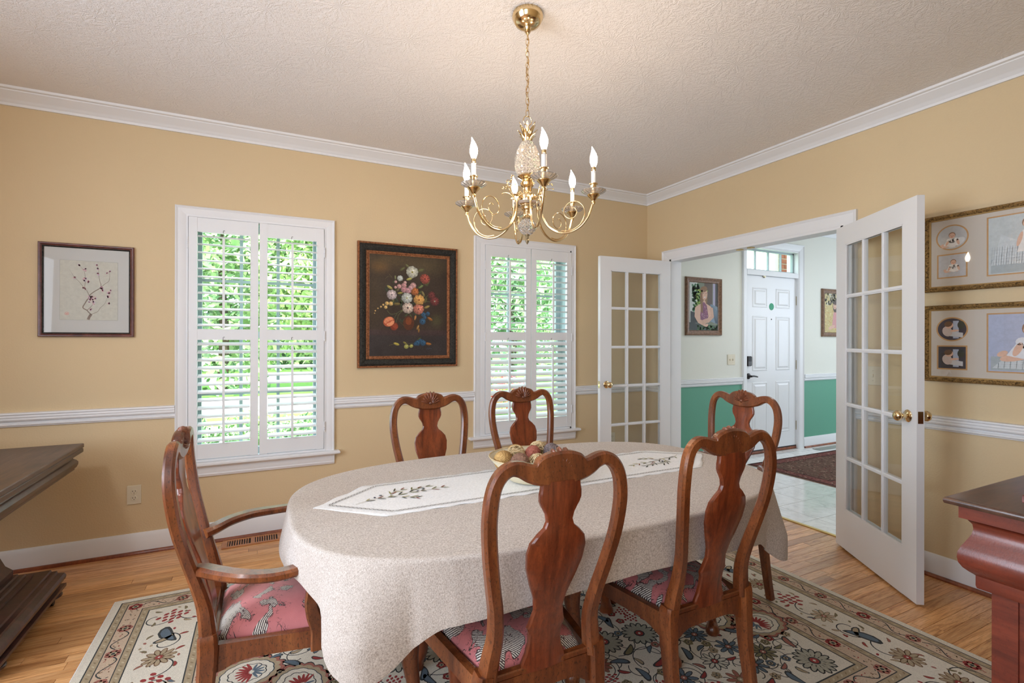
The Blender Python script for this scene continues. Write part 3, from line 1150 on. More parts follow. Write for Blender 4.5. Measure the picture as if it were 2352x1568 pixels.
def leaf_cloud(name, centers, count, size, colors, parent=None, seed=1, squash=1.0):
    r = random.Random(seed)
    mb = MB()
    for _ in range(count):
        c, rad = r.choice(centers)
        while True:
            p = Vector((r.uniform(-1, 1), r.uniform(-1, 1), r.uniform(-1, 1)))
            if 0.25 < p.length < 1: break
        p = p.normalized() * (p.length ** 0.4)
        q = Vector(c) + Vector((p.x * rad, p.y * rad, p.z * rad * squash))
        a = Vector((r.gauss(0, 1), r.gauss(0, 1), r.gauss(0, 1))).normalized()
        b = a.orthogonal().normalized()
        s1 = size * r.uniform(.6, 1.3)
        a *= s1; b *= s1 * .55
        col = lin(r.choice(colors))
        mb.add([q - a, q + b * .9 - a * .1, q + a, q - b * .9 - a * .1], [(0, 1, 2, 3)], col)
    o = mb.build(name, 'leaf_print', parent)
    o['kind'] = 'stuff'
    return o
GREENS = [(118, 152, 98), (146, 178, 116), (170, 198, 138), (190, 212, 158), (130, 164, 112), (104, 140, 96)]
PALE = [(150, 196, 150), (176, 214, 170), (196, 226, 180), (132, 180, 130), (210, 234, 196)]
DARK = [(72, 108, 76), (82, 128, 76), (100, 148, 88), (48, 88, 56)]
def tree(label, x, y, h, rad, cols, seed, count=5200, size=.17, low=.8):
    t = empty('shade_tree', (x, y, GZ))
    tag(t, label, 'tree')
    r = random.Random(seed)
    MB().tube([(0, 0, 0), (.05, 0, h * .3), (-.05, .05, h * .6), (0, 0, h * .85)], [.18, .14, .09, .03], 8).build('trunk', 'bark', t)
    cs = []
    for _ in range(16):
        a = r.uniform(0, 2 * PI); q = rad * r.uniform(.1, .75)
        cs.append(((q * math.cos(a), q * math.sin(a), r.uniform(low, h * .92)), rad * r.uniform(.35, .55)))
    leaf_cloud('crown', cs, count, size, cols, t, seed)
    return t
tree('bright green leafy tree across the lawn, seen through the left window', -4.6, 15.5, 7.0, 3.6, GREENS, 3)
tree('yellow-green tree filling the right half of the first shuttered window', -1.4, 14.0, 6.5, 3.2, [(180, 206, 136), (160, 190, 118), (200, 220, 156), (136, 170, 108)], 4)
tree('pale green tree standing between the two shuttered windows outside', 1.6, 16.5, 7.5, 3.8, PALE, 5)
tree('tall tree with light green leaves seen through the second shuttered window', 5.0, 13.0, 6.0, 3.0, PALE + GREENS, 6)
tree('dark bushy tree behind the street on the left', -8.2, 27.5, 8.0, 4.6, DARK, 7, 5200, .26)
tree('dark tree behind the street, right of the other dark one', -1.0, 29.0, 8.5, 5.0, DARK + GREENS, 8, 5200, .26)
tree('tree beyond the street seen over the entry door', 12.0, 20.0, 9.5, 4.6, GREENS, 9, 6500, .2, 1.5)
tree('light leafy tree right outside the glass over the entry door', 5.6, 6.2, 5.6, 1.9, GREENS + PALE, 10, 5200, .10, 2.2)
for i, (x, y, rr, zz, cols, lab) in enumerate((
        (-5.2, 3.3, .55, .42, GREENS, 'clipped boxwood under the left window, leftmost of the row'),
        (-4.3, 3.2, .55, .42, GREENS + DARK, 'clipped boxwood under the left window, second of the row'),
        (-3.4, 3.2, .55, .44, GREENS, 'clipped boxwood under the left window, third of the row'),
        (-2.5, 3.3, .58, .46, DARK + GREENS, 'darker clipped boxwood, last of the row under the left window'),
        (-1.4, 5.0, .75, .75, GREENS, 'rounded green shrub in the mulch bed beyond the boxwoods'))):
    s_ = empty('boxwood_shrub', (x, y, GZ))
    tag(s_, lab, 'shrub')
    leaf_cloud('leaves', [((0, 0, zz), rr), ((.25, .1, zz * .8), rr * .8), ((-.25, .1, zz * .8), rr * .8)], 2600, .035, cols, s_, 40 + i, .8)
for i, (x, y, lab) in enumerate(((.2, 6.2, 'red-flowering azalea outside the second window'), (1.5, 6.6, 'red azalea right of the other azalea'))):
    s_ = empty('azalea_shrub', (x, y, GZ))
    tag(s_, lab, 'shrub')
    leaf_cloud('blossoms', [((0, 0, .55), .6), ((.4, 0, .5), .5), ((-.4, 0, .5), .5)], 2400, .045, [(232, 96, 104), (244, 140, 140), (206, 60, 76), (150, 196, 110), (180, 214, 130)], s_, 60 + i, .7)
# porch column and brick pier near the second window / transom
c_ = MB()
c_.lathe([(.13, GZ), (.13, GZ + .1), (.10, GZ + .14), (.10, 2.75), (.13, 2.80), (.13, 2.9)], 20, (.42, 1.55, 0))
tag(c_.build('porch_column', 'column_paint', smooth=40), 'white round porch column just outside the second window', 'column')
pier = empty('brick_pier', (3.48, 1.0, 0))
tag(pier, 'red brick pier seen through the glass over the entry door', 'pier')
MB().box(-.19, .19, -.09, .09, -.04, 2.9).build('mortar_core', 'mortar', pier)
for k in range(36):
    zz = 1.9 + k * .075 - .9
    if zz > 2.85: break
    for q in range(2):
        off = 0 if k % 2 else -.10
        xa = -.2 + q * .2 + off
        xb = min(xa + .19, .2); xa = max(xa, -.2)
        if xb - xa > .04:
            MB().box(xa, xb, -.10, .10, zz, zz + .062, .003).build('brick', 'brick_red', pier)
MB().box(-.30, -.21, -.08, .06, -.04, 2.9).build('corner_board', 'column_paint', pier)
# ------------------------------------------------------------------ dining room rug
RUGC = (-2.36, -1.89); RUGW, RUGH = 3.32, 2.44
def make_rug():
    hx, hy = RUGW / 2, RUGH / 2
    body = MB().box(-hx, hx, -hy, hy, 0, .0088, .003)
    root = body.build('area_rug', 'runner_linen')
    root.location = (RUGC[0], RUGC[1], .0)
    tag(root, 'large cream oriental rug with red, tan and slate floral borders under the dining table', 'rug')
    P = Print(lambda u, v, h: (u, v, .0090 + h), 7e-5)
    CR = (226, 218, 202); TAN = (178, 160, 132); PINK = (206, 182, 158); LINE = (72, 74, 74); RED = (160, 72, 70)
    BLUE = (104, 118, 130); OLV = (134, 126, 98); BRN = (132, 104, 82); ROSE = (168, 110, 98)
    def ring(d0, d1, c, L):
        for (a, b, c2, d) in ((-hx + d0, -hy + d0, hx - d0, -hy + d1), (-hx + d0, hy - d1, hx - d0, hy - d0),
                              (-hx + d0, -hy + d1, -hx + d1, hy - d1), (hx - d1, -hy + d1, hx - d0, hy - d1)):
            P.rect(a, b, c2, d, c, L)
    bands = [(.004, .036, CR), (.036, .041, LINE), (.041, .068, TAN), (.068, .072, LINE), (.072, .136, PINK), (.136, .140, LINE),
             (.140, .168, TAN), (.168, .173, LINE), (.173, .385, CR), (.385, .390, LINE), (.390, .418, TAN), (.418, .422, LINE),
             (.422, .488, PINK), (.488, .492, LINE), (.492, .518, TAN), (.518, .524, LINE)]
    for a, b, c in bands: ring(a, b, c, 1)
    f = .524
    P.rect(-hx + f, -hy + f, hx - f, hy - f, CR, 1)
    r = random.Random(5)
    # small dashes in the tan stripes
    def along(d, step, fn):
        for side in range(4):
            horiz = side < 2
            L = (RUGW if horiz else RUGH) - 2 * d
            nn = int(L / step)
            for k in range(nn + 1):
                if not horiz and k in (0, nn): continue
                t = -L / 2 + L * k / nn
                if horiz: u, v, a = t, (hy - d if side == 0 else -hy + d), (0 if side else PI)
                else: u, v, a = (hx - d if side == 2 else -hx + d), t, (PI / 2 if side == 2 else -PI / 2)
                fn(u, v, a, k, side)
    for d in (.0545, .154, .404, .505):
        along(d, .026, lambda u, v, a, k, s: P.ell(u, v, .009, .0035, (200, 186, 156) if k % 2 else (150, 132, 104), a + .7, 6, 2))
    # floral guard bands: leaves, tiny dark flecks, wavy line and red/grey florets
    for d in (.104, .455):
        along(d, .017, lambda u, v, a, k, s: P.ell(u + r.uniform(-.02, .02), v + r.uniform(-.02, .02), .006, .0026, r.choice((LINE, BRN, OLV, ROSE, RED)), r.uniform(0, 3), 6, 3))
        along(d, .017, lambda u, v, a, k, s: P.ell(u + r.uniform(-.022, .022), v + r.uniform(-.022, .022), .005, .0024, r.choice((BRN, OLV, TAN, LINE)), r.uniform(0, 3), 6, 3))
        along(d, .19, lambda u, v, a, k, s: P.rosette(u, v, .030, 6, r.choice((ROSE, RED)), TAN, LINE, r.uniform(0, 1), None, 4))
        def swirl(u, v, a, k, s):
            ca, sa = math.cos(a), math.sin(a)
            pts = []
            for q in range(13):
                t = q / 12
                x = -.075 + .15 * t; y = .024 * math.sin(t * 2 * PI)
                pts.append((u + x * ca - y * sa, v + x * sa + y * ca))
            P.ribbon(pts, .005, LINE, 4)
        along(d, .19, lambda u, v, a, k, s: (max(abs(u) + .11 - hx + d, abs(v) + .11 - hy + d) < .02 or (abs(u) > hx - d - .02) != (abs(v) > hy - d - .02) and max(0, min(hx - abs(u), hy - abs(v))) < 9) and abs(u + .11 * math.cos(a)) < hx - d + .03 and abs(v + .11 * math.sin(a)) < hy - d + .03 and swirl(u + .095 * math.cos(a), v + .095 * math.sin(a), a, k, s))
    # helper motifs
    def leaf(u, v, L_, a, c, c2=LINE, lay=4):
        pts = []; inn = []
        for q in range(12):
            t = 2 * PI * q / 12
            x = math.cos(t); y = .36 * math.sin(t) * (1 - .35 * x)
            y += .22 * x * x
            pts.append((u + L_ * (x * math.cos(a) - y * math.sin(a)), v + L_ * (x * math.sin(a) + y * math.cos(a))))
            x *= .8; y = .24 * math.sin(t) * (1 - .35 * x) + .22 * x * x
            inn.append((u + L_ * (x * math.cos(a) - y * math.sin(a)), v + L_ * (x * math.sin(a) + y * math.cos(a))))
        P.poly(pts, c2, lay)
        P.poly(inn, c, lay + 1)
    def dots(u, v, s_, a, c):
        for i in range(-2, 3):
            for j in range(-2, 3):
                if abs(i) + abs(j) <= 2:
                    x, y = i * s_ * .5, j * s_ * .5
                    P.ell(u + x * math.cos(a) - y * math.sin(a), v + x * math.sin(a) + y * math.cos(a), s_ * .24, s_ * .17, c, a + .8, 7, 5)
    def daisy(u, v, R_, a, n_, c_out, c_ln, c_mid, lay=3):
        for k in range(n_):
            t = a + 2 * PI * k / n_
            P.ell(u + R_ * .6 * math.cos(t), v + R_ * .6 * math.sin(t), R_ * .44, R_ * .20, c_ln, t, 9, lay)
            P.ell(u + R_ * .6 * math.cos(t), v + R_ * .6 * math.sin(t), R_ * .36, R_ * .13, c_out, t, 9, lay + 1)
        P.ell(u, v, R_ * .30, R_ * .30, c_ln, 0, 9, lay + 2)
        P.ell(u, v, R_ * .22, R_ * .22, c_mid, 0, 9, lay + 3)
        P.ell(u, v, R_ * .08, R_ * .08, CR, 0, 6, lay + 4)
    def palmette(u, v, R_, a):
        ca, sa = math.cos(a), math.sin(a)
        def tr(x, y): return (u + x * ca - y * sa, v + x * sa + y * ca)
        def scal(rr, n_, amp):
            pts = []
            for k in range(n_ * 4):
                t = 2 * PI * k / (n_ * 4)
                q = rr * (1 + amp * abs(math.sin(n_ * t / 2)))
                pts.append(tr(q * 1.25 * math.cos(t), q * math.sin(t)))
            return pts
        P.fan((u, v), scal(R_ * .96, 16, .14), LINE, 3)
        P.fan((u, v), scal(R_ * .93, 16, .12), ROSE, 4)
        P.fan((u, v), scal(R_ * .84, 16, .10), TAN, 5)
        P.fan((u, v), scal(R_ * .72, 12, .05), (70, 80, 88), 6)
        P.fan((u, v), scal(R_ * .69, 12, .05), CR, 7)
        P.fan((u, v), scal(R_ * .50, 10, .10), LINE, 8)
        P.fan((u, v), scal(R_ * .47, 10, .10), CR, 9)
        for k in range(9):
            t = -1.2 + 2.4 * k / 8
            c0 = tr(-R_ * .2 + R_ * .38 * math.cos(t), R_ * .38 * math.sin(t))
            P.ell(c0[0], c0[1], R_ * .26, R_ * .055, RED, a + t, 8, 10)
        for k in range(6):
            t = 2.0 + 2.3 * k / 5
            c0 = tr(-R_ * .15 + R_ * .26 * math.cos(t), R_ * .26 * math.sin(t))
            P.ell(c0[0], c0[1], R_ * .2, R_ * .05, BLUE, a + t, 8, 10)
    def curl(u, v, R_, a, c=LINE, sgn=1, lay=2, w=.005):
        pts = []
        for q in range(22):
            t = q / 21
            rr = R_ * (1 - .72 * t)
            g_ = a + sgn * t * 4.6
            pts.append((u + rr * math.cos(g_), v + rr * math.sin(g_)))
        P.ribbon(pts, w, c, lay)
    # main border
    def mainmotif(u, v, a, k, s):
        t = k % 4
        if t == 0: dots(u, v, .055, a, RED)
        elif t == 1: daisy(u, v, .062, a, 11, TAN, BRN, RED)
        elif t == 2: leaf(u, v, .075, a + .4, BLUE); leaf(u + .03 * math.cos(a), v + .03 * math.sin(a), .045, a + 2.2, TAN)
        else: daisy(u, v, .055, a, 9, (200, 176, 150), OLV, ROSE)
        for q in range(4):
            P.ell(u + r.uniform(-.09, .09), v + r.uniform(-.085, .085), .010, .006, r.choice((RED, ROSE, TAN, OLV)), r.uniform(0, 3), 6, 2)
    along(.279, .158, mainmotif)
    along(.279, .158, lambda u, v, a, k, s: curl(u + .06 * math.cos(a), v + .06 * math.sin(a), .075, a + (0 if k % 2 else PI), LINE, 1 if k % 2 else -1))
    along(.215, .11, lambda u, v, a, k, s: leaf(u, v, .018, r.uniform(0, 6), r.choice((TAN, ROSE, OLV)), BRN, 3))
    along(.345, .11, lambda u, v, a, k, s: leaf(u, v, .020, r.uniform(0, 6), r.choice((TAN, RED, BLUE)), BRN, 3))
    # the field, mirrored on both axes
    FX, FYY = hx - f - .05, hy - f - .05
    q4 = [(1, 1), (-1, 1), (1, -1), (-1, -1)]
    placed = []
    spec = [('pal', .105, 2), ('pal2', .080, 4), ('daisy', .056, 12), ('dot', .038, 5), ('leafs', .044, 34), ('leafs', .028, 40), ('small', .020, 80)]
    for kind, rr, cnt in spec:
        for _ in range(cnt):
            for tr_ in range(60):
                u, v = r.uniform(.02, FX), r.uniform(.02, FYY)
                if all(math.hypot(u - a, v - b) > (rr + c) * .92 for a, b, c in placed): break
            else: continue
            placed.append((u, v, rr))
            a = r.uniform(0, 2 * PI); pick = r.choice(((TAN, LINE, RED), (ROSE, BRN, TAN), ((206, 200, 184), LINE, RED), (OLV, LINE, ROSE), (BLUE, LINE, ROSE)))
            c3 = r.choice((OLV, TAN, BLUE, ROSE, RED)); n_ = r.choice((8, 10, 12))
            for sx, sy in q4:
                U, V = u * sx, v * sy
                A = a if sx * sy > 0 else PI - a
                if sx < 0 and sy < 0: A = a + PI
                if sx > 0 and sy < 0: A = -a
                if kind == 'pal': palmette(U, V, rr, A)
                elif kind == 'pal2': daisy(U, V, rr, A, 15, (176, 172, 156) if rr < .09 else TAN, (66, 68, 68), RED)
                elif kind == 'daisy': daisy(U, V, rr, A, n_, *pick)
                elif kind == 'dot': dots(U, V, .034, A, RED)
                elif kind == 'leafs': leaf(U, V, rr, A, c3)
                else: P.rosette(U, V, rr, 5, c3, TAN, LINE, A, BRN, 3)
    for _ in range(90):
        u, v = r.uniform(.0, FX), r.uniform(.0, FYY); a = r.uniform(0, 6.28); R_ = r.uniform(.04, .11); sg = r.choice((1, -1))
        for sx, sy in q4:
            A = a if sx > 0 else PI - a
            A = A if sy > 0 else -A
            curl(u * sx, v * sy, R_, A, LINE, sg * sx * sy, 2, .0038)
    P.mb.build('woven_pattern', 'rug_print', root)
    return root
make_rug()

# ------------------------------------------------------------------ table, cloth, runner
TC = (-2.345, -2.041)
TA, TB, TZ = .935, .556, .752
def sup(t, a, b, e=3.0):
    c, s_ = math.cos(t), math.sin(t)
    return (a * math.copysign(abs(c) ** (2 / e), c), b * math.copysign(abs(s_) ** (2 / e), s_))
table = empty('dining_table', (TC[0], TC[1], 0))
tag(table, 'long oval dining table hidden under the linen cloth, only its curved legs showing', 'table')
NS = 72
mb = MB()
rings = []
for (k, z) in ((0.985, TZ - .026), (1, TZ - .020), (1, TZ - .006), (.99, TZ)):
    rings.append([(*sup(2 * PI * i / NS, TA * k, TB * k), z) for i in range(NS)])
vs = [p for r_ in rings for p in r_]
fs = [(j * NS + i, j * NS + (i + 1) % NS, (j + 1) * NS + (i + 1) % NS, (j + 1) * NS + i) for j in range(3) for i in range(NS)]
fs += [tuple(range(NS - 1, -1, -1)), tuple(range(3 * NS, 4 * NS))]
mb.add(vs, fs)
mb.build('tabletop', 'table_leg_wood', table, smooth=30)
mb = MB()
mb.box(-.74, .74, -.42, -.395, .645, TZ - .026).box(-.74, .74, .395, .42, .645, TZ - .026).box(-.755, -.73, -.42, .42, .645, TZ - .026).box(.73, .755, -.42, .42, .645, TZ - .026)
mb.build('apron', 'table_leg_wood', table)
for sx in (-1, 1):
    for sy in (-1, 1):
        x, y = sx * .45, sy * .20
        pts = [(x, y, TZ - .03), (x, y, .62), (x + sx * .022, y + sy * .022, .52), (x + sx * .014, y + sy * .014, .38), (x, y, .22), (x - sx * .004, y - sy * .004, .10), (x + sx * .012, y + sy * .012, .045), (x + sx * .02, y + sy * .02, .012), (x + sx * .018, y + sy * .018, .0105)]
        MB().tube(catmull(pts, 5), [q for q in [v_[0] for v_ in catmull([(.034,), (.040,), (.042,), (.034,), (.025,), (.021,), (.026,), (.034,), (.028,)], 5)]], 12).build('leg', 'table_leg_wood', table, smooth=50)

# cloth
CA, CB = TA + .150, TB + .150
CZ = TZ + .006
N = 360
def cloth():
    vs = []; fs = []
    def edge(i, k=1.0):
        t = 2 * PI * i / N
        return sup(t, (TA + .004) * k, (TB + .004) * k)
    # arc-length resample of the outline so folds are even
    fine_ = [sup(2 * PI * i / 3600, TA + .004, TB + .004) for i in range(3600)]
    ln = [0]
    for i in range(1, 3601):
        a, b = fine_[i - 1], fine_[i % 3600]
        ln.append(ln[-1] + math.hypot(a[0] - b[0], a[1] - b[1]))
    tot = ln[-1]
    E_ = []; j = 0
    for i in range(N):
        tgt = tot * i / N
        while ln[j + 1] < tgt: j += 1
        a, b = fine_[j], fine_[(j + 1) % 3600]
        t = (tgt - ln[j]) / (ln[j + 1] - ln[j] + 1e-9)
        E_.append((a[0] + (b[0] - a[0]) * t, a[1] + (b[1] - a[1]) * t))
    Nn = []
    for i in range(N):
        a, b = E_[i - 1], E_[(i + 1) % N]
        dx, dy = b[0] - a[0], b[1] - a[1]
        q = math.hypot(dx, dy)
        Nn.append((dy / q, -dx / q))
    LT = [(0, .135), (5, .11), (15, .108), (20, .13), (25, .14), (29, .16), (32, .25), (36, .285), (41, .315), (46, .305), (50, .27), (54, .225), (59, .185), (65, .175), (75, .158), (90, .142)]
    OT = [(0, .022), (5, .030), (12, .018), (20, -.004), (27, -.006), (31, .024), (36, .042), (42, .046), (47, .022), (53, -.006), (60, -.004), (66, .010), (76, .002), (90, 0)]
    Ph = [math.degrees(math.atan2(abs(y / TB) ** 1.5, abs(x / TA) ** 1.5)) for x, y in E_]
    Ls = [interp(LT, p_) for p_ in Ph]
    Os = [interp(OT, p_) for p_ in Ph]
    Wt = [max(0, min(1, (L - .155) / .12)) for L in Ls]
    for _ in range(2):
        Ls = [(Ls[i - 1] + 2 * Ls[i] + Ls[(i + 1) % N]) / 4 for i in range(N)]
        Os = [(Os[i - 1] + 2 * Os[i] + Os[(i + 1) % N]) / 4 for i in range(N)]
    for _ in range(6):
        Wt = [(Wt[i - 1] + 2 * Wt[i] + Wt[(i + 1) % N]) / 4 for i in range(N)]
    cw = RW_ = 8
    # top rings
    top_k = [0.0, .25, .5, .7, .85, .95, .985]
    vs.append((0, 0, CZ))
    ringi = []
    for k in top_k[1:]:
        st = len(vs)
        for i in range(N): vs.append((E_[i][0] * k, E_[i][1] * k, CZ + .0004 * math.sin(i * .31 + k * 9)))
        ringi.append(st)
    # shoulder
    for (o_, dz) in ((-.006, 0), (-.002, -.0012), (.002, -.004), (.004, -.009)):
        st = len(vs)
        for i in range(N):
            x, y = E_[i]; nx, ny = Nn[i]
            vs.append((x + nx * o_, y + ny * o_, CZ + dz))
        ringi.append(st)
    M_ = 26
    for j in range(1, M_ + 1):
        st = len(vs)
        for i in range(N):
            x, y = E_[i]; nx, ny = Nn[i]
            tx, ty = -ny, nx
            L = Ls[i] - .01
            s = L * j / M_
            p = 2 * PI * i / N
            w = Wt[i]
            # folds: three deep at every corner, shallow ripples elsewhere
            ph = i / N * 4 * 2 * PI
            g = (s / .30)
            g2 = min(1.3, s / .16)
            shal = (.0030 * math.sin(i * .19) + .0020 * math.sin(i * .43 + 1)) * g2
            front = abs(ny) > .93
            out = .004 + .012 * s + Os[i] * g2 * (.35 if front else 1) + shal * (.5 if front else 1.4)
            if ny < -.97: out = .003 + .006 * s + shal * .4
            tang = 0
            dzv = s * (1 - .06 * w) - .0
            vs.append((x + nx * out + tx * tang, y + ny * out + ty * tang, CZ - .009 - dzv))
        ringi.append(st)
    # hem turned under
    st = len(vs)
    for i in range(N):
        px, py, pz = vs[ringi[-1] + i]
        vs.append((px - Nn[i][0] * .003, py - Nn[i][1] * .003, pz + .004))
    ringi.append(st)
    a0 = ringi[0]
    for i in range(N): fs.append((0, a0 + i, a0 + (i + 1) % N))
    for a, b in zip(ringi, ringi[1:]):
        for i in range(N):
            fs.append((a + i, b + i, b + (i + 1) % N, a + (i + 1) % N))
    mb = MB().add(vs, fs)
    o = mb.build('tablecloth', 'linen_cloth', smooth=70)
    o.location = (TC[0], TC[1], 0)
    md = o.modifiers.new('thickness', 'SOLIDIFY')
    md.thickness = .0012
    md.offset = 1
    tag(o, 'greige woven linen tablecloth hanging in folds over the oval table', 'tablecloth')
    return o
cloth()

RC = (-2.326, -2.008)
def make_runner():
    hl, hw, tip = .885, .182, .195
    zt = CZ + .0022
    def hwid(x):
        d = hl - abs(x)
        return hw * min(1, max(0.0, d / tip))
    def zz(x, y): return .0006 * math.sin(x * 23) * math.cos(y * 31) + .0007
    nx_, ny_ = 150, 14
    vs = []; fs = []
    for i in range(nx_ + 1):
        x = -hl + 2 * hl * i / nx_
        w = max(hwid(x), .0006) + .0022 * math.sin(x * 61) * (1 if hwid(x) > .02 else 0)
        for j in range(ny_ + 1):
            y = -w + 2 * w * j / ny_
            vs.append((x, y, zz(x, y) + (.0012 * math.sin(x * 70 + j) if j in (0, ny_) else 0)))
    for i in range(nx_):
        for j in range(ny_):
            a = i * (ny_ + 1) + j
            fs.append((a, a + ny_ + 1, a + ny_ + 2, a + 1))
    o = MB().add(vs, fs).build('table_runner', 'runner_linen', smooth=60)
    o.location = (RC[0], RC[1], zt)
    md = o.modifiers.new('thickness', 'SOLIDIFY'); md.thickness = .0015; md.offset = 1
    tag(o, 'white pointed linen runner with embroidered olive sprigs down the middle of the table', 'table runner')
    P = Print(lambda u, v, h: (u, v, zz(u, v) + .0018 + h), 1.2e-4)
    # drawn-thread border: two lines of little dark stitches
    path = []
    m = .030
    L2, W2_ = hl - m * 1.6, hw - m
    tp = tip * .93
    corners = [(-L2, 0), (-L2 + tp, W2_), (L2 - tp, W2_), (L2, 0), (L2 - tp, -W2_), (-L2 + tp, -W2_), (-L2, 0)]
    for (ax, ay), (bx, by) in zip(corners, corners[1:]):
        d = math.hypot(bx - ax, by - ay); k = int(d / .0075)
        ux, uy = (bx - ax) / d, (by - ay) / d
        for q in range(k):
            t = q * .0075
            x, y = ax + ux * t, ay + uy * t
            s_ = 1 if q % 2 else -1
            P.ribbon([(x - uy * .003 * s_, y + ux * .003 * s_), (x + ux * .0065 - uy * .003 * -s_, y + uy * .0065 + ux * .003 * -s_)], .0018, (70, 62, 56), 1)
        P.ribbon([(ax - uy * .005, ay + ux * .005), (bx - uy * .005, by + ux * .005)], .0012, (120, 112, 102), 1)
        P.ribbon([(ax + uy * .005, ay - ux * .005), (bx + uy * .005, by - ux * .005)], .0012, (120, 112, 102), 1)
    er = random.Random(12)
    def sprig(cx, cy_, flip):
        br = [[(-.155, -.045), (-.09, -.012), (-.03, -.010), (.04, .012), (.11, .008), (.17, .020)], [(-.03, -.010), (-.015, .035), (.025, .055)], [(.04, .012), (.07, .045), (.12, .055)], [(-.02, -.01), (.02, -.04), (.05, -.055)]]
        for b in br:
            pts = [(cx + flip * x, cy_ + y * flip) for x, y in catmull(b, 5)]
            P.ribbon(pts, .0016, (142, 132, 94), 2)
            for i in range(3, len(pts) - 1, 3):
                for sg in (-1, 1):
                    a = math.atan2(pts[i + 1][1] - pts[i][1], pts[i + 1][0] - pts[i][0]) + sg * er.uniform(.3, .75)
                    L = er.uniform(.016, .027)
                    c = er.choice(((122, 122, 74), (150, 148, 98), (186, 178, 132), (84, 82, 62), (142, 84, 66), (64, 66, 56)))
                    P.ell(pts[i][0] + L * .8 * math.cos(a), pts[i][1] + L * .8 * math.sin(a), L * .7, .0029, c, a, 8, 3)
        for q in range(4):
            x, y = er.uniform(-.11, .12), er.uniform(-.02, .045)
            P.ell(cx + flip * x, cy_ + flip * y, .0062, .0042, (62, 60, 74), er.uniform(0, 3), 8, 4)
    sprig(-.60, .01, 1)
    sprig(.60, -.01, -1)
    P.mb.build('embroidery', 'thread_print', o)
make_runner()

# ------------------------------------------------------------------ queen-anne chairs
LEAN = [(0, -.070), (.12, -.040), (.28, -.010), (.42, 0), (.48, 0), (.56, -.012), (.68, -.045), (.80, -.074), (.92, -.090), (1.05, -.086)]
def lean(z): return interp(LEAN, z)
def lean_s(z): return (lean(z - .03) + lean(z) + lean(z + .03)) / 3

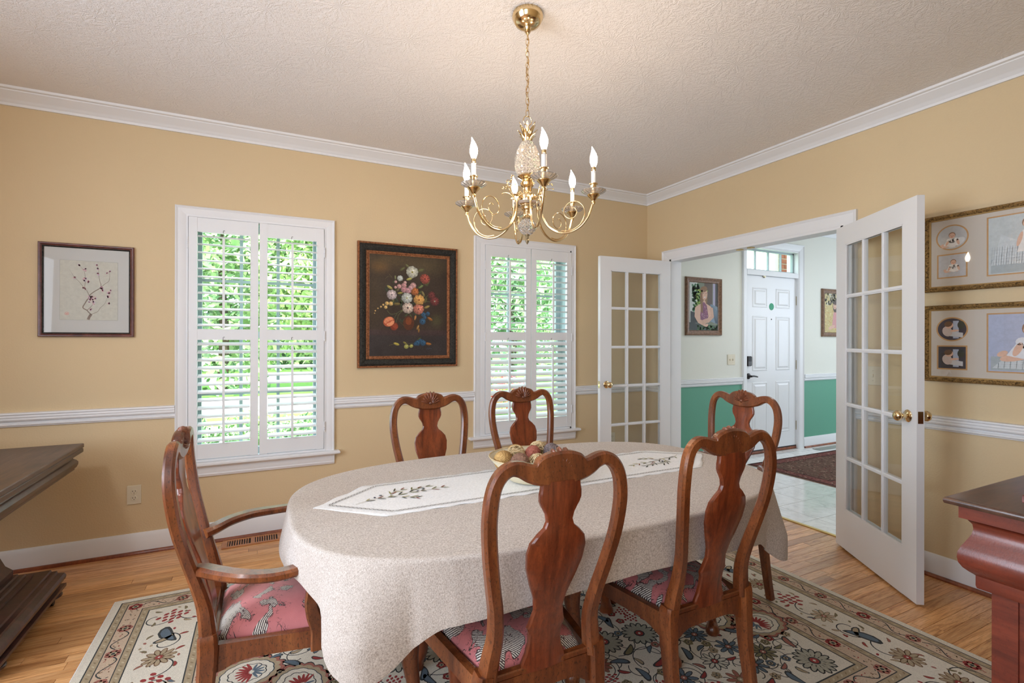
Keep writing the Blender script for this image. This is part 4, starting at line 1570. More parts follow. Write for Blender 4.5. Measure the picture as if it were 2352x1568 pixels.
def make_chair(name, label, arms=False):
    root = empty(name)
    K = 1.09 if arms else 1.0        # the armchairs are a little wider
    # back frame: one bent ribbon of wood from seat to seat over the crest
    half = [(.160, .450, .046, .044), (.150, .515, .043, .040), (.143, .570, .039, .036), (.150, .640, .036, .033), (.165, .712, .035, .031), (.180, .790, .035, .030),
            (.188, .860, .035, .030), (.188, .912, .035, .029), (.180, .958, .034, .028), (.162, .988, .034, .028), (.137, 1.002, .034, .028), (.112, .999, .038, .027),
            (.090, .989, .044, .027), (.073, .984, .050, .028), (.060, .985, .064, .028), (.045, .988, .076, .028), (.025, .990, .083, .028), (0, .991, .086, .028)]
    h2_ = catmull(half, 4)
    full = [(-x, z, w, d) for x, z, w, d in h2_] + [(x, z, w, d) for x, z, w, d in reversed(h2_[:-1])]
    pts = [(x * K, lean_s(z), z) for x, z, w, d in full]
    MB().sweep(pts, [(w, d) for x, z, w, d in full]).build('back_frame', 'chair_wood', root, smooth=38)
    # splat
    out = [(.452, .067), (.475, .065), (.500, .054), (.528, .048), (.556, .049), (.572, .056), (.584, .051), (.620, .042), (.655, .048), (.700, .066), (.745, .081), (.785, .085),
           (.812, .078), (.832, .060), (.846, .043), (.862, .037), (.880, .041), (.896, .050), (.903, .055), (.915, .060), (.932, .060), (.945, .057), (.962, .056)]
    zs = sorted(set([round(.452 + .51 * i / 60, 4) for i in range(61)] + [z for z, _ in out]))
    mb = MB()
    th = .0075
    ks = (-1, -.93, -.5, 0, .5, .93, 1)
    vs = []
    for z in zs:
        w = interp(out, z); y0 = lean_s(z) - .002
        for k in ks:
            o_ = th * (.55 if abs(k) == 1 else 1)
            vs.append((w * k * K, y0 + o_ - .006 * (1 - k * k), z))
        for k in reversed(ks):
            o_ = th * (.55 if abs(k) == 1 else 1)
            vs.append((w * k * K, y0 - o_ - .006 * (1 - k * k), z))
    q = len(ks) * 2
    fs = []
    for i in range(len(zs) - 1):
        for j in range(q):
            a, b = i * q + j, i * q + (j + 1) % q
            fs.append((a, b, b + q, a + q))
    fs += [tuple(range(q - 1, -1, -1)), tuple(range((len(zs) - 1) * q, len(zs) * q))]
    mb.add(vs, fs)
    mb.build('splat', 'splat_wood', root, smooth=35)
    # carved shell
    mb = MB()
    zc = .973; yc = lean_s(1.0)
    for k in range(9):
        a = math.radians(16 + 148 * k / 8)
        L = .060 if k in (3, 4, 5) else (.056 if k in (2, 6) else .052)
        m_ = (L * .56 * math.cos(a), 0, L * .56 * math.sin(a) * 1.0)
        rot = Matrix.Rotation(-(a - PI / 2), 4, 'Y').to_3x3()
        mb.ball((m_[0], yc + .004, zc + .006 + m_[2]), .0075, .019, L * .5, 8, 6, rot)
    mb.ball((0, yc + .008, zc + .008), .012, .014, .010, 8, 5)
    mb.build('shell_carving', 'shell_wood', root, smooth=60)
    # legs
    for sx in (-1, 1):
        lp = [(.163, 0, .034, .036), (.165, .12, .036, .036), (.167, .28, .040, .042), (.168, .38, .045, .048), (.168, .455, .048, .050), (.164, .480, .046, .046)]
        lp = catmull(lp, 4)
        MB().sweep([(sx * x * K, lean_s(z) if z > .02 else lean(0), z) for x, z, w, d in lp], [(w, d) for x, z, w, d in lp], ch=.22).build('leg', 'chair_wood', root, smooth=35)
        x, y = sx * .222 * K, .415
        path = [(0, 0, .44), (.004, .004, .40), (.016, .016, .35), (.014, .014, .28), (.002, .002, .19), (-.004, -.004, .10), (.002, .002, .05), (.014, .014, .022), (.016, .016, .004), (.016, .016, 0)]
        pp = catmull([(x + sx * a, y + b, z) for a, b, z in path], 4)
        rr = [v_[0] for v_ in catmull([(.026,), (.030,), (.034,), (.027,), (.019,), (.015,), (.018,), (.029,), (.028,), (.022,)], 4)]
        MB().tube(pp, rr, 12).build('leg', 'chair_wood', root, smooth=50)
    # seat rails
    def rail(p0, p1, arch, thick=.022):
        P0, P1 = Vector(p0), Vector(p1)
        d = (P1 - P0); Ln = d.length; d.normalize(); nn = Vector((-d.y, d.x))
        bot = []
        K_ = 16
        for i in range(K_ + 1):
            t = i / K_
            e = min(t, 1 - t)
            zb = .372 + arch * (1 - math.exp(-(e / .12) ** 2)) if arch else .39
            bot.append((t, zb))
        vs = []
        for t, zb in bot:
            p = P0 + d * Ln * t
            for s_ in (-.5, .5):
                r_ = p + nn * thick * s_
                vs += [(r_.x, r_.y, zb), (r_.x, r_.y, .452)]
        fs = []
        for i in range(K_):
            a = i * 4
            fs += [(a, a + 1, a + 5, a + 4), (a + 2, a + 6, a + 7, a + 3), (a + 1, a + 3, a + 7, a + 5), (a, a + 4, a + 6, a + 2)]
        fs += [(0, 2, 3, 1), (K_ * 4, K_ * 4 + 1, K_ * 4 + 3, K_ * 4 + 2)]
        return vs, fs
    mb = MB()
    for p0, p1, ar in (((-.150 * K, 0), (.150 * K, 0), .030), ((.163 * K, .012), (.228 * K, .43), .030), ((-.163 * K, .012), (-.228 * K, .43), .030), ((-.215 * K, .428), (.215 * K, .428), .030)):
        mb.add(*rail(p0, p1, ar))
    mb.box(-.150 * K, .150 * K, -.012, .010, .452, .468, .003)
    mb.build('seat_frame', 'chair_wood', root, smooth=30)
    # drop-in seat
    nu, nv = 22, 22
    vs = []; fs = []
    def hwid(v): return (.140 + (.215 - .140) * min(1, v * 1.0)) * K
    for lay in (0, 1):
        for j in range(nv + 1):
            v = j / nv
            y = .020 + .405 * v
            for i in range(nu + 1):
                u = -1 + 2 * i / nu
                cr = 1 - .10 * max(0, abs(u) - .6) / .4
                x = u * hwid(v) * (1 - .03 * (abs(2 * v - 1) ** 6))
                if lay == 0:
                    z = .462 + .046 * (1 - abs(u) ** 3.2) ** .8 * (1 - abs(2 * v - 1) ** 3.6) ** .8
                    if i in (0, nu) or j in (0, nv): z = .452
                else: z = .440
                vs.append((x, y, z))
    w_ = nu + 1; off = w_ * (nv + 1)
    for j in range(nv):
        for i in range(nu):
            a = j * w_ + i
            fs.append((a, a + 1, a + w_ + 1, a + w_))
            fs.append((off + a, off + a + w_, off + a + w_ + 1, off + a + 1))
    bd = [i for i in range(w_)] + [j * w_ + nu for j in range(1, nv + 1)] + [nv * w_ + i for i in range(nu - 1, -1, -1)] + [j * w_ for j in range(nv - 1, 0, -1)]
    for a, b in zip(bd, bd[1:] + bd[:1]): fs.append((a, off + a, off + b, b))
    MB().add(vs, fs).build('seat', 'brocade', root, smooth=60)
    if arms:
        for sx in (-1, 1):
            ap = catmull([(.150, -.040, .655, .040, .030), (.172, -.012, .660, .044, .030), (.222, .030, .664, .046, .028), (.270, .092, .663, .046, .026), (.290, .160, .660, .044, .025), (.286, .228, .662, .042, .024), (.268, .290, .668, .044, .025), (.252, .335, .664, .046, .028), (.246, .358, .650, .040, .026)], 5)
            MB().sweep([(sx * p[0], p[1], p[2]) for p in ap], [(p[3], p[4]) for p in ap], up=(0, 0, 1), ch=.34).build('arm', 'chair_wood', root, smooth=38)
            sp = catmull([(.254, .300, .650, .036, .030), (.262, .275, .610, .036, .030), (.262, .262, .560, .036, .030), (.252, .268, .510, .040, .030), (.243, .285, .465, .050, .028), (.241, .290, .425, .058, .026), (.241, .290, .400, .058, .026)], 5)
            MB().sweep([(sx * p[0], p[1], p[2]) for p in sp], [(p[3], p[4]) for p in sp], up=(1, 0, 0), ch=.2).build('arm_support', 'chair_wood', root, smooth=38)
    return root
GRP = 'queen anne chairs around the dining table'
side = make_chair('dining_chair', '')
armc = make_chair('dining_armchair', '', True)
def place(proto, first, x, y, rz, label):
    o = proto if first else copy_tree(proto)
    o.location = (x, y, .0095)
    o.rotation_euler = (0, 0, rz)
    tag(o, label, 'chair', GRP)
place(side, True, -2.702, -2.632, 0.0, 'carved wooden dining chair in front of the table, its back hiding the bowl')
place(side, False, -2.066, -2.604, 0.0, 'carved wooden dining chair in front of the table, nearer the open glass door')
place(side, False, -2.592, -1.375, PI, 'carved wooden dining chair behind the table, below the flower painting')
place(side, False, -2.036, -1.335, PI, 'carved wooden dining chair behind the table, in front of the second window')
place(armc, True, -3.495, -1.965, -PI / 2, 'carved armchair with rose brocade seat at the table end by the first window')
place(armc, False, -1.135, -1.925, PI / 2, 'carved armchair at the table end by the foyer doorway')

# ------------------------------------------------------------------ bowl of dried ornaments
BC = (-2.405, -2.04)
bz = CZ + .0045
bowl = empty('potpourri_bowl', (BC[0], BC[1], bz))
tag(bowl, 'speckled cream bowl on the runner, filled with dried ornaments', 'bowl')
prof = [(.0, .002), (.078, .001), (.092, .006), (.112, .024), (.135, .048), (.156, .074), (.170, .092), (.172, .095), (.168, .094), (.150, .072), (.128, .046), (.10, .022), (.06, .012), (.0, .010)]
MB().lathe(prof, 48, caps=False).build('bowl_body', 'bowl_ceramic', bowl, smooth=50)
MB().lathe([(.1705, .0925), (.1735, .0955), (.1715, .098), (.168, .0955)], 48, caps=False).build('bowl_rim', 'straw', bowl, smooth=60)
br_ = random.Random(4)
def wicker(x, y, z, R_, mat, label, nst=16, w=.0021):
    mb = MB()
    for _ in range(nst):
        a = Vector((br_.gauss(0, 1), br_.gauss(0, 1), br_.gauss(0, 1))).normalized()
        b = a.orthogonal().normalized(); c = a.cross(b)
        h = br_.uniform(-.5, .5); q = math.sqrt(1 - h * h)
        pts = [(a * h + (b * math.cos(t) + c * math.sin(t)) * q) * R_ * br_.uniform(.97, 1.02) for t in [2 * PI * k / 22 for k in range(23)]]
        mb.tube(pts, w, 5, caps=False)
    mb.ball((0, 0, 0), R_ * .55, n=8, m=5)
    o = mb.build('wicker_ball', mat, smooth=60)
    o.location = (x, y, z)
    tag(o, label, 'ornament', 'dried ornaments in the bowl')
def pod(x, y, z, rx, rz_, mat, label, ribs=18, tilt=(0, 0, 0)):
    vs = []; n_ = ribs * 3; m_ = 12
    for i in range(m_ + 1):
        th = PI * i / m_
        for k in range(n_):
            a = 2 * PI * k / n_
            q = 1 + .07 * math.cos(ribs * a) * math.sin(th)
            vs.append((rx * q * math.sin(th) * math.cos(a), rx * q * math.sin(th) * math.sin(a), rz_ * math.cos(th)))
    fs = []
    for i in range(m_):
        for k in range(n_):
            a, b = i * n_ + k, i * n_ + (k + 1) % n_
            fs.append((a, a + n_, b + n_, b))
    o = MB().add(vs, fs).build('dried_pod', mat, smooth=50)
    o.location = (x, y, z)
    o.rotation_euler = tilt
    tag(o, label, 'ornament', 'dried ornaments in the bowl')
bx, by = BC
pod(bx - .120, by + .012, bz + .085, .036, .046, 'straw_tan', 'golden straw pod at the left rim of the bowl', 26, (.5, -.7, 0))
pod(bx - .080, by - .045, bz + .085, .034, .044, 'husk_brown', 'brown ribbed pod beside the golden one in the bowl', 20, (.9, .3, 0))
wicker(bx - .050, by + .045, bz + .092, .038, 'straw', 'pale wicker ball behind the brown ribbed pod', 22)
pod(bx - .018, by + .105, bz + .090, .034, .030, 'straw_tan', 'flat golden pod at the back of the bowl', 24, (.4, .1, 0))
pod(bx + .012, by + .018, bz + .098, .030, .034, 'husk_red', 'dusty red pod in the middle of the bowl', 10, (.2, .5, .3))
wicker(bx + .060, by + .060, bz + .100, .036, 'straw', 'open wicker ball right of the red pod', 12, .0026)
pod(bx + .095, by + .0, bz + .094, .042, .034, 'husk_grey', 'grey-brown pod right of the open wicker ball', 22, (.8, .6, 0))
wicker(bx - .010, by - .060, bz + .080, .036, 'straw', 'wicker ball at the front of the bowl', 20)
pod(bx + .118, by + .072, bz + .090, .028, .032, 'husk_red', 'small red-brown pod at the far right of the bowl', 14, (1, 0, .4))
wicker(bx + .05, by - .075, bz + .078, .032, 'straw_tan', 'tan wicker ball at the front right of the bowl', 20)
# ------------------------------------------------------------------ chandelier
CHX, CHY = -2.350, -1.892
ch = empty('chandelier', (CHX, CHY, CEIL))
tag(ch, 'brass and cut-glass pineapple chandelier with six lit candle bulbs over the table', 'chandelier')
def Z(z): return z - CEIL
MB().lathe([(.001, Z(CEIL)), (.064, Z(CEIL)), (.066, Z(2.700)), (.066, Z(2.690)), (.062, Z(2.684)), (.060, Z(2.678)), (.052, Z(2.664)), (.034, Z(2.654)), (.016, Z(2.650)), (.011, Z(2.640)), (.013, Z(2.632)), (.006, Z(2.622)), (.001, Z(2.620))], 36).build('canopy', 'brass', ch, smooth=35)
mb = MB()
nl = 14
z0, z1 = 2.625, 2.272
for k in range(nl):
    zc = z0 - (z0 - z1) * (k + .5) / nl
    hh = (z0 - z1) / nl * .5 + .0035
    pts = []
    for q in range(15):
        a = 2 * PI * q / 14
        x, z = .0075 * math.cos(a), hh * math.sin(a)
        pts.append((x, 0, Z(zc) + z) if k % 2 else (x * .7, x * .7, Z(zc) + z))
    mb.tube(pts, .0015, 5, caps=False)
mb.build('chain', 'brass', ch, smooth=60)
MB().tube([(.006 * math.sin(k * .9), .006 * math.cos(k * .9), Z(z0 - (z0 - z1 - .02) * k / 26)) for k in range(27)], .0018, 5).build('lamp_cord', 'brass_old', ch, smooth=60)
# ring and pineapple leaves
MB().tube([(.020 * math.cos(2 * PI * q / 20), 0, Z(2.252) + .020 * math.sin(2 * PI * q / 20)) for q in range(21)], .0022, 6, caps=False).build('top_ring', 'brass', ch, smooth=60)
for tier, (n_, L, R0, tilt, zb) in enumerate(((6, .085, .012, .55, 2.165), (6, .062, .014, .9, 2.163), (6, .042, .016, 1.15, 2.161))):
    for k in range(n_):
        a = 2 * PI * (k + .5 * tier) / n_
        ca, sa = math.cos(a), math.sin(a)
        vs = []; m_ = 8
        for i in range(m_ + 1):
            t = i / m_
            r_ = R0 + L * .55 * math.sin(tilt) * (t ** 1.6) + .004 * t
            z = Z(zb) + L * (t - .22 * t ** 3 * tilt)
            w = .0095 * (1 - t) ** .7 * (1 + .5 * math.sin(PI * t))
            for s_, dr in ((-1, .0), (0, -.003), (1, 0)):
                rr = r_ + dr
                vs.append((rr * ca - s_ * w * sa, rr * sa + s_ * w * ca, z))
        fs = [(i * 3 + j, i * 3 + j + 1, i * 3 + j + 4, i * 3 + j + 3) for i in range(m_) for j in range(2)]
        o = MB().add(vs, fs).build('crown_leaf', 'brass', ch, smooth=60)
        md = o.modifiers.new('t', 'SOLIDIFY'); md.thickness = .0012
# cut glass bodies: diamond facets
def cut_glass(name, prof, n=18):
    vs = []; rows = len(prof)
    for i, (r, z) in enumerate(prof):
        for k in range(n * 2):
            a = PI * k / n
            bump_ = 1.0 + (.085 if (k + i) % 2 == 0 else -.045) * (1 if 0 < i < rows - 1 else 0)
            vs.append((r * bump_ * math.cos(a), r * bump_ * math.sin(a), Z(z)))
    q = 2 * n; fs = []
    for i in range(rows - 1):
        for k in range(q):
            a, b = i * q + k, i * q + (k + 1) % q
            if (k + i) % 2 == 0: fs += [(a, b, a + q), (b, b + q, a + q)]
            else: fs += [(a, b, b + q), (a, b + q, a + q)]
    fs += [tuple(range(q - 1, -1, -1)), tuple(range((rows - 1) * q, rows * q))]
    MB().add(vs, fs).build(name, 'crystal', ch)
pr = []
for k in range(17):
    t = k / 16
    z = 2.012 + .152 * t
    r = .051 * (max(0, 1 - ((t - .36) / (.70 if t > .36 else .52)) ** 2)) ** .55
    pr.append((max(r, .012), z))
cut_glass('glass_pineapple', pr)
pr = []
for k in range(11):
    t = k / 10
    z = 1.765 + .068 * t
    pr.append((max(.038 * math.sin(PI * (.10 + .80 * t)) ** .8, .008), z))
cut_glass('glass_ball', pr, 14)
MB().lathe([(.008, Z(2.164)), (.018, Z(2.168)), (.014, Z(2.176)), (.003, Z(2.18))], 20).build('crown_cap', 'brass', ch, smooth=50)
MB().lathe([(.004, Z(2.022)), (.036, Z(2.020)), (.042, Z(2.012)), (.030, Z(2.004)), (.022, Z(2.000)), (.024, Z(1.992)), (.030, Z(1.984)), (.028, Z(1.974)), (.018, Z(1.968)), (.015, Z(1.962)), (.015, Z(1.945)),
            (.022, Z(1.940)), (.024, Z(1.936)), (.034, Z(1.934)), (.036, Z(1.930)), (.036, Z(1.905)), (.032, Z(1.898)), (.024, Z(1.894)), (.026, Z(1.886)), (.024, Z(1.874)), (.016, Z(1.868)), (.014, Z(1.850)), (.018, Z(1.842)), (.022, Z(1.836)), (.016, Z(1.830)), (.004, Z(1.828))], 28).build('centre_stem', 'brass', ch, smooth=35)
MB().lathe([(.012, Z(1.766)), (.010, Z(1.760)), (.006, Z(1.757)), (.008, Z(1.752)), (.005, Z(1.746)), (.009, Z(1.740)), (.006, Z(1.732)), (.001, Z(1.724))], 16).build('finial', 'hinge_metal', ch, smooth=40)
MB().lathe([(.050, Z(1.890)), (.056, Z(1.894)), (.058, Z(1.900)), (.036, Z(1.896))], 28, caps=False).build('glass_collar', 'crystal', ch, smooth=40)
def arm_parts(ang):
    out = []
    def P(r, z, t=0.0):
        return (r * math.cos(ang) - t * math.sin(ang), r * math.sin(ang) + t * math.cos(ang), Z(z))
    arm = MB()
    path = catmull([(.030, 1.918), (.052, 1.922), (.058, 1.900), (.064, 1.850), (.088, 1.800), (.130, 1.768), (.180, 1.762), (.228, 1.782), (.262, 1.822), (.279, 1.866), (.284, 1.890)], 6)
    arm.tube([P(r, z) for r, z in path], .0052, 9)
    a = arm.build('arm', 'brass', ch, smooth=60)
    c = P(.284, 0)
    MB().lathe([(.006, Z(1.870)), (.008, Z(1.878)), (.007, Z(1.884)), (.014, Z(1.894)), (.025, Z(1.905)), (.026, Z(1.909)), (.004, Z(1.910))], 20, (c[0], c[1], 0)).build('candle_cup', 'brass_old', a, smooth=35)
    vs = []; n_ = 32
    for r, z in ((.006, 1.908), (.024, 1.909), (.040, 1.916), (.050, 1.923), (.049, 1.926), (.038, 1.920), (.022, 1.914), (.006, 1.914)):
        for k in range(n_):
            q = 2 * PI * k / n_
            rr = r * (1 + (.035 if k % 2 else -.02)) if r > .03 else r
            vs.append((c[0] + rr * math.cos(q), c[1] + rr * math.sin(q), Z(z)))
    fs = [(i * n_ + k, i * n_ + (k + 1) % n_, (i + 1) * n_ + (k + 1) % n_, (i + 1) * n_ + k) for i in range(7) for k in range(n_)]
    MB().add(vs, fs).build('glass_dish', 'crystal', a)
    MB().lathe([(.010, Z(1.914)), (.0115, Z(1.920)), (.0115, Z(1.950)), (.0175, Z(1.951)), (.0175, Z(1.954)), (.011, Z(1.957))], 16, (c[0], c[1], 0)).build('candle_holder', 'brass', a, smooth=35)
    MB().lathe([(.0095, Z(1.956)), (.0095, Z(2.004)), (.007, Z(2.005))], 16, (c[0], c[1], 0)).build('candle_sleeve', 'candle_white', a, smooth=35)
    MB().lathe([(.0095, Z(2.004)), (.0105, Z(2.006)), (.009, Z(2.008)), (.009, Z(2.022))], 16, (c[0], c[1], 0)).build('bulb_socket', 'brass', a, smooth=35)
    bl = []
    for r, z, dx in ((.007, 2.020, 0), (.010, 2.028, 0), (.0145, 2.042, 0), (.0155, 2.052, 0), (.0145, 2.064, 0), (.011, 2.076, -.001), (.007, 2.087, -.003), (.003, 2.097, -.006), (.0008, 2.104, -.0085)):
        bl.append((r, z, dx))
    vs = []; n_ = 14
    for r, z, dx in bl:
        for k in range(n_):
            q = 2 * PI * k / n_
            vs.append((c[0] + dx + r * math.cos(q), c[1] + r * math.sin(q), Z(z)))
    fs = [(i * n_ + k, i * n_ + (k + 1) % n_, (i + 1) * n_ + (k + 1) % n_, (i + 1) * n_ + k) for i in range(len(bl) - 1) for k in range(n_)]
    fs += [tuple(range(n_ - 1, -1, -1)), tuple(range((len(bl) - 1) * n_, len(bl) * n_))]
    MB().add(vs, fs).build('bulb', 'bulb_glow', a, smooth=60)
    sc = catmull([(.150, 1.772), (.190, 1.772), (.228, 1.795), (.246, 1.832), (.240, 1.868), (.212, 1.890), (.180, 1.886), (.160, 1.862), (.164, 1.834), (.186, 1.820), (.208, 1.830), (.213, 1.850), (.202, 1.864), (.190, 1.860)], 6)
    MB().tube([P(r, z, .004) for r, z in sc], [.0028 - .0012 * i / len(sc) for i in range(len(sc))], 7).build('scroll', 'brass', a, smooth=60)
    # little knob and wheat spray where the arm leaves the hub
    kn = MB()
    kn.tube([P(.034, 1.925), P(.050, 1.925), P(.052, 1.925), P(.060, 1.925), P(.066, 1.925), P(.072, 1.925), P(.078, 1.925)], [.004, .004, .007, .007, .003, .005, .002], 8)
    kn.build('hub_knob', 'brass', a, smooth=60)
    sp = MB()
    for i, (dr, dz, dt) in enumerate(((.030, .075, .0), (.045, .050, .014), (.040, .058, -.016), (.050, .028, .004))):
        pp = catmull([P(.056, 1.925), P(.058 + dr * .25, 1.925 + dz * .5, dt * .4), P(.058 + dr * .6, 1.925 + dz * .95, dt * .8), P(.058 + dr, 1.925 + dz, dt), P(.058 + dr * 1.1, 1.925 + dz * .88, dt)], 4)
        sp.tube(pp, .0011, 5)
        sp.ball(pp[-1], .0032, n=6, m=4)
        for q in (6, 9, 12):
            if i < 2: sp.ball(pp[q], .0028, .0028, .0048, 6, 4)
    sp.build('wheat_spray', 'brass_old', a, smooth=60)
for k in range(6):
    arm_parts(-1.8459 + k * PI / 3)

# ------------------------------------------------------------------ pictures
def wall_pt(P0): return lambda u, v, h: (u, -h - P0, v)
def picture(name, label, x0, x1, z0, z1, profs, loc, rz, group=None, cat='picture'):
    """profs = list of (part name, material, profile); local XZ plane, faces -Y"""
    root = empty(name, loc, rz)
    tag(root, label, cat, group)
    d = profs[-1][2][-1][0]
    MB().box(x0 + .004, x1 - .004, -.008, -.001, z0 + .004, z1 - .004).build('backing', 'mat_white', root)
    for nm, mt, pf in profs:
        MB().frame(x0, x1, z0, z1, pf).build(nm, mt, root, smooth=30)
    return root

# flower still life
x0, x1, z0, z1 = 0, .772, 0, .932
root = picture('oil_painting', 'dark oil painting of a mixed flower bouquet in a black and copper frame', x0, x1, z0, z1,
    [('outer_moulding', 'copper_leaf', [(0, 0), (0, .022), (.004, .030), (.010, .031), (.015, .027)]),
     ('frame', 'patina_black', [(.015, .027), (.020, .030), (.030, .034), (.044, .030), (.058, .018), (.062, .016)]),
     ('inner_moulding', 'copper_leaf', [(.062, .016), (.065, .020), (.072, .021), (.078, .017), (.080, .015), (.086, .015), (.088, .008)])],
    (-2.748, 0, 1.107), 0)
pu0, pu1, pv0, pv1 = .086, .772 - .086, .086, .932 - .086
MB().box(pu0 - .004, pu1 + .004, -.0125, -.008, pv0 - .004, pv1 + .004).build('canvas_panel', 'patina_black', root)
PW_, PH_ = pu1 - pu0, pv1 - pv0
P = Print(wall_pt(.0126), 1.2e-4)
r = random.Random(31)
nzs = [(r.uniform(0, 1), r.uniform(0, 1), r.uniform(.05, .16), r.uniform(-1, 1)) for _ in range(60)]
def bgcol(u, v):
    c = [54, 42, 34]
    def ad(cu, cv, ru, rv, col, k):
        q = math.exp(-((u - cu) / ru) ** 2 - ((v - cv) / rv) ** 2) * k
        for i in range(3): c[i] += (col[i] - c[i]) * q
    ad(.12, .88, .11, .06, (140, 100, 46), .75)
    ad(.30, .95, .35, .08, (92, 74, 40), .6)
    ad(.75, .92, .25, .10, (92, 80, 48), .55)
    ad(.05, .6, .12, .3, (74, 60, 38), .6)
    ad(.86, .36, .07, .06, (84, 84, 50), .7)
    if v < .26: c = [62 - 10 * (v < .2), 46, 46]
    for a, b, s, k in nzs:
        q = math.exp(-((u - a) ** 2 + (v - b) ** 2) / (s * s * .4)) * k * 9
        c = [x + q for x in c]
    return tuple(max(20, min(230, x)) for x in c)
P.grid(pu0, pv0, pu1, pv1, 44, 56, bgcol, 0)
def UV(X, Y):
    u = (X - 237) / 873.0
    top = 200 + (X - 237) * .0745
    return pu0 + u * PW_, pv0 + (1355 - Y) / (1355 - top) * PH_
S = PW_ / 873.0
def shade(c, k): return tuple(max(0, min(255, x * k)) for x in c)
def pleaf(X, Y, L, a, c, lay=2):
    u, v = UV(X, Y)
    P.ell(u, v, L * S, L * S * .42, c, a, 10, lay, .06)
    P.ell(u + L * S * .1, v + L * S * .08, L * S * .7, L * S * .14, shade(c, 1.35), a, 8, lay + 1)
for _ in range(46):
    a = r.uniform(0, 2 * PI); q = r.uniform(60, 300)
    pleaf(690 + q * math.cos(a) * 1.0, 700 - q * math.sin(a) * .95, r.uniform(22, 40), r.uniform(0, PI), r.choice(((52, 62, 38), (66, 72, 44), (44, 52, 40), (80, 78, 46))), 1)
def stem(pts, c=(86, 94, 62), w=5):
    P.ribbon([UV(*p) for p in catmull(pts, 5)], w * S, c, 3)
stem([(590, 840), (540, 870), (500, 940)]); stem([(600, 845), (555, 890), (525, 980)]); stem([(425, 840), (470, 885), (540, 870)])
stem([(840, 500), (800, 560), (760, 600)]); stem([(900, 660), (860, 700), (840, 730)]); stem([(955, 750), (880, 745), (830, 750)])
stem([(540, 890), (560, 960), (620, 1025)], (70, 64, 40)); stem([(405, 490), (440, 455), (480, 470), (445, 430)], (96, 88, 60), 3)
u, v = UV(665, 985); P.ell(u, v, 62 * S, 80 * S, (84, 44, 24), 0, 20, 2); P.ell(u, v + 20 * S, 34 * S, 44 * S, (126, 62, 30), 0, 16, 3)
def flower(X, Y, R_, c, kind='rose', mid=None):
    u, v = UV(X, Y); R_ *= S
    n_ = 9 if kind == 'rose' else 14
    base = shade(c, .62)
    P.ell(u, v, R_ * 1.02, R_ * .98, base, 0, 18, 4, .05)
    for ring_, (q, s_, k) in enumerate(((.66, .40, .88), (.44, .34, 1.0), (.22, .28, 1.08))):
        m_ = n_ - ring_ * 2
        for i in range(m_):
            a = 2 * PI * i / m_ + ring_ * .5 + r.uniform(-.15, .15)
            kk = k * (1 + .12 * math.sin(a + .8)) * r.uniform(.93, 1.05)
            P.ell(u + q * R_ * math.cos(a), v + q * R_ * math.sin(a), s_ * R_ * (.75 if kind == 'daisy' else 1), s_ * R_ * (.34 if kind == 'daisy' else .78), shade(c, kk * .86), a, 9, 5 + ring_ * 2)
            P.ell(u + (q + .06) * R_ * math.cos(a), v + (q + .06) * R_ * math.sin(a), s_ * R_ * .55, s_ * R_ * (.2 if kind == 'daisy' else .5), shade(c, kk), a, 8, 6 + ring_ * 2)
    P.ell(u, v, R_ * .17, R_ * .17, mid or shade(c, .6), 0, 10, 12)
pleaf(595, 375, 36, .6, (78, 80, 48)); pleaf(800, 390, 48, .3, (84, 84, 52)); pleaf(650, 340, 30, 2.5, (92, 92, 58))
for a_ in (((455, 580), 36, 2.6, (146, 136, 76)), ((672, 487), 36, .3, (150, 146, 80)), ((570, 645), 30, .2, (128, 122, 60)), ((830, 655), 34, 2.0, (112, 102, 66)), ((875, 805), 36, .4, (128, 112, 66)), ((535, 768), 40, 0, (96, 84, 44)),
           ((800, 575), 36, .5, (96, 110, 66)), ((515, 470), 24, 1.6, (100, 104, 70)), ((550, 600), 28, 1.0, (96, 84, 62)), ((740, 925), 30, 1.4, (150, 106, 62)), ((770, 1035), 30, 1.2, (142, 108, 60)), ((910, 940), 36, 2.6, (136, 88, 40)), ((780, 1070), 26, 1.5, (126, 92, 44)), ((785, 1165), 26, .6, (64, 72, 40))):
    pleaf(a_[0][0], a_[0][1], a_[1], a_[2], a_[3], 3)
for X, Y, R_, c in ((560, 570, 26, (206, 158, 156)), (520, 520, 16, (214, 170, 166)), (518, 582, 16, (214, 170, 166)), (625, 528, 18, (220, 178, 170)), (612, 562, 30, (206, 152, 152)), (715, 562, 34, (214, 168, 164)), (612, 608, 34, (200, 144, 150)), (660, 620, 34, (206, 156, 164)), (688, 588, 28, (214, 170, 176))):
    flower(X, Y, R_, c)
flower(735, 630, 44, (190, 112, 62)); flower(705, 410, 66, (216, 216, 198), mid=(150, 142, 70)); flower(568, 480, 32, (206, 212, 206)); flower(478, 665, 54, (212, 196, 196))
flower(645, 703, 60, (206, 212, 204), mid=(180, 180, 130)); flower(783, 725, 62, (226, 170, 96), mid=(150, 84, 44)); flower(778, 828, 60, (214, 134, 112)); flower(655, 815, 61, (226, 204, 188), mid=(70, 44, 50))
flower(850, 488, 58, (178, 86, 72), 'daisy'); flower(930, 672, 44, (122, 58, 58), 'daisy'); flower(965, 742, 54, (130, 60, 60), 'daisy', (160, 168, 140))
for X, Y, R_ in ((425, 762, 22), (468, 765, 24), (412, 805, 19), (385, 778, 12), (360, 800, 11), (328, 818, 8), (300, 845, 8), (293, 872, 6)): flower(X, Y, R_, (226, 190, 120), mid=(190, 120, 50))
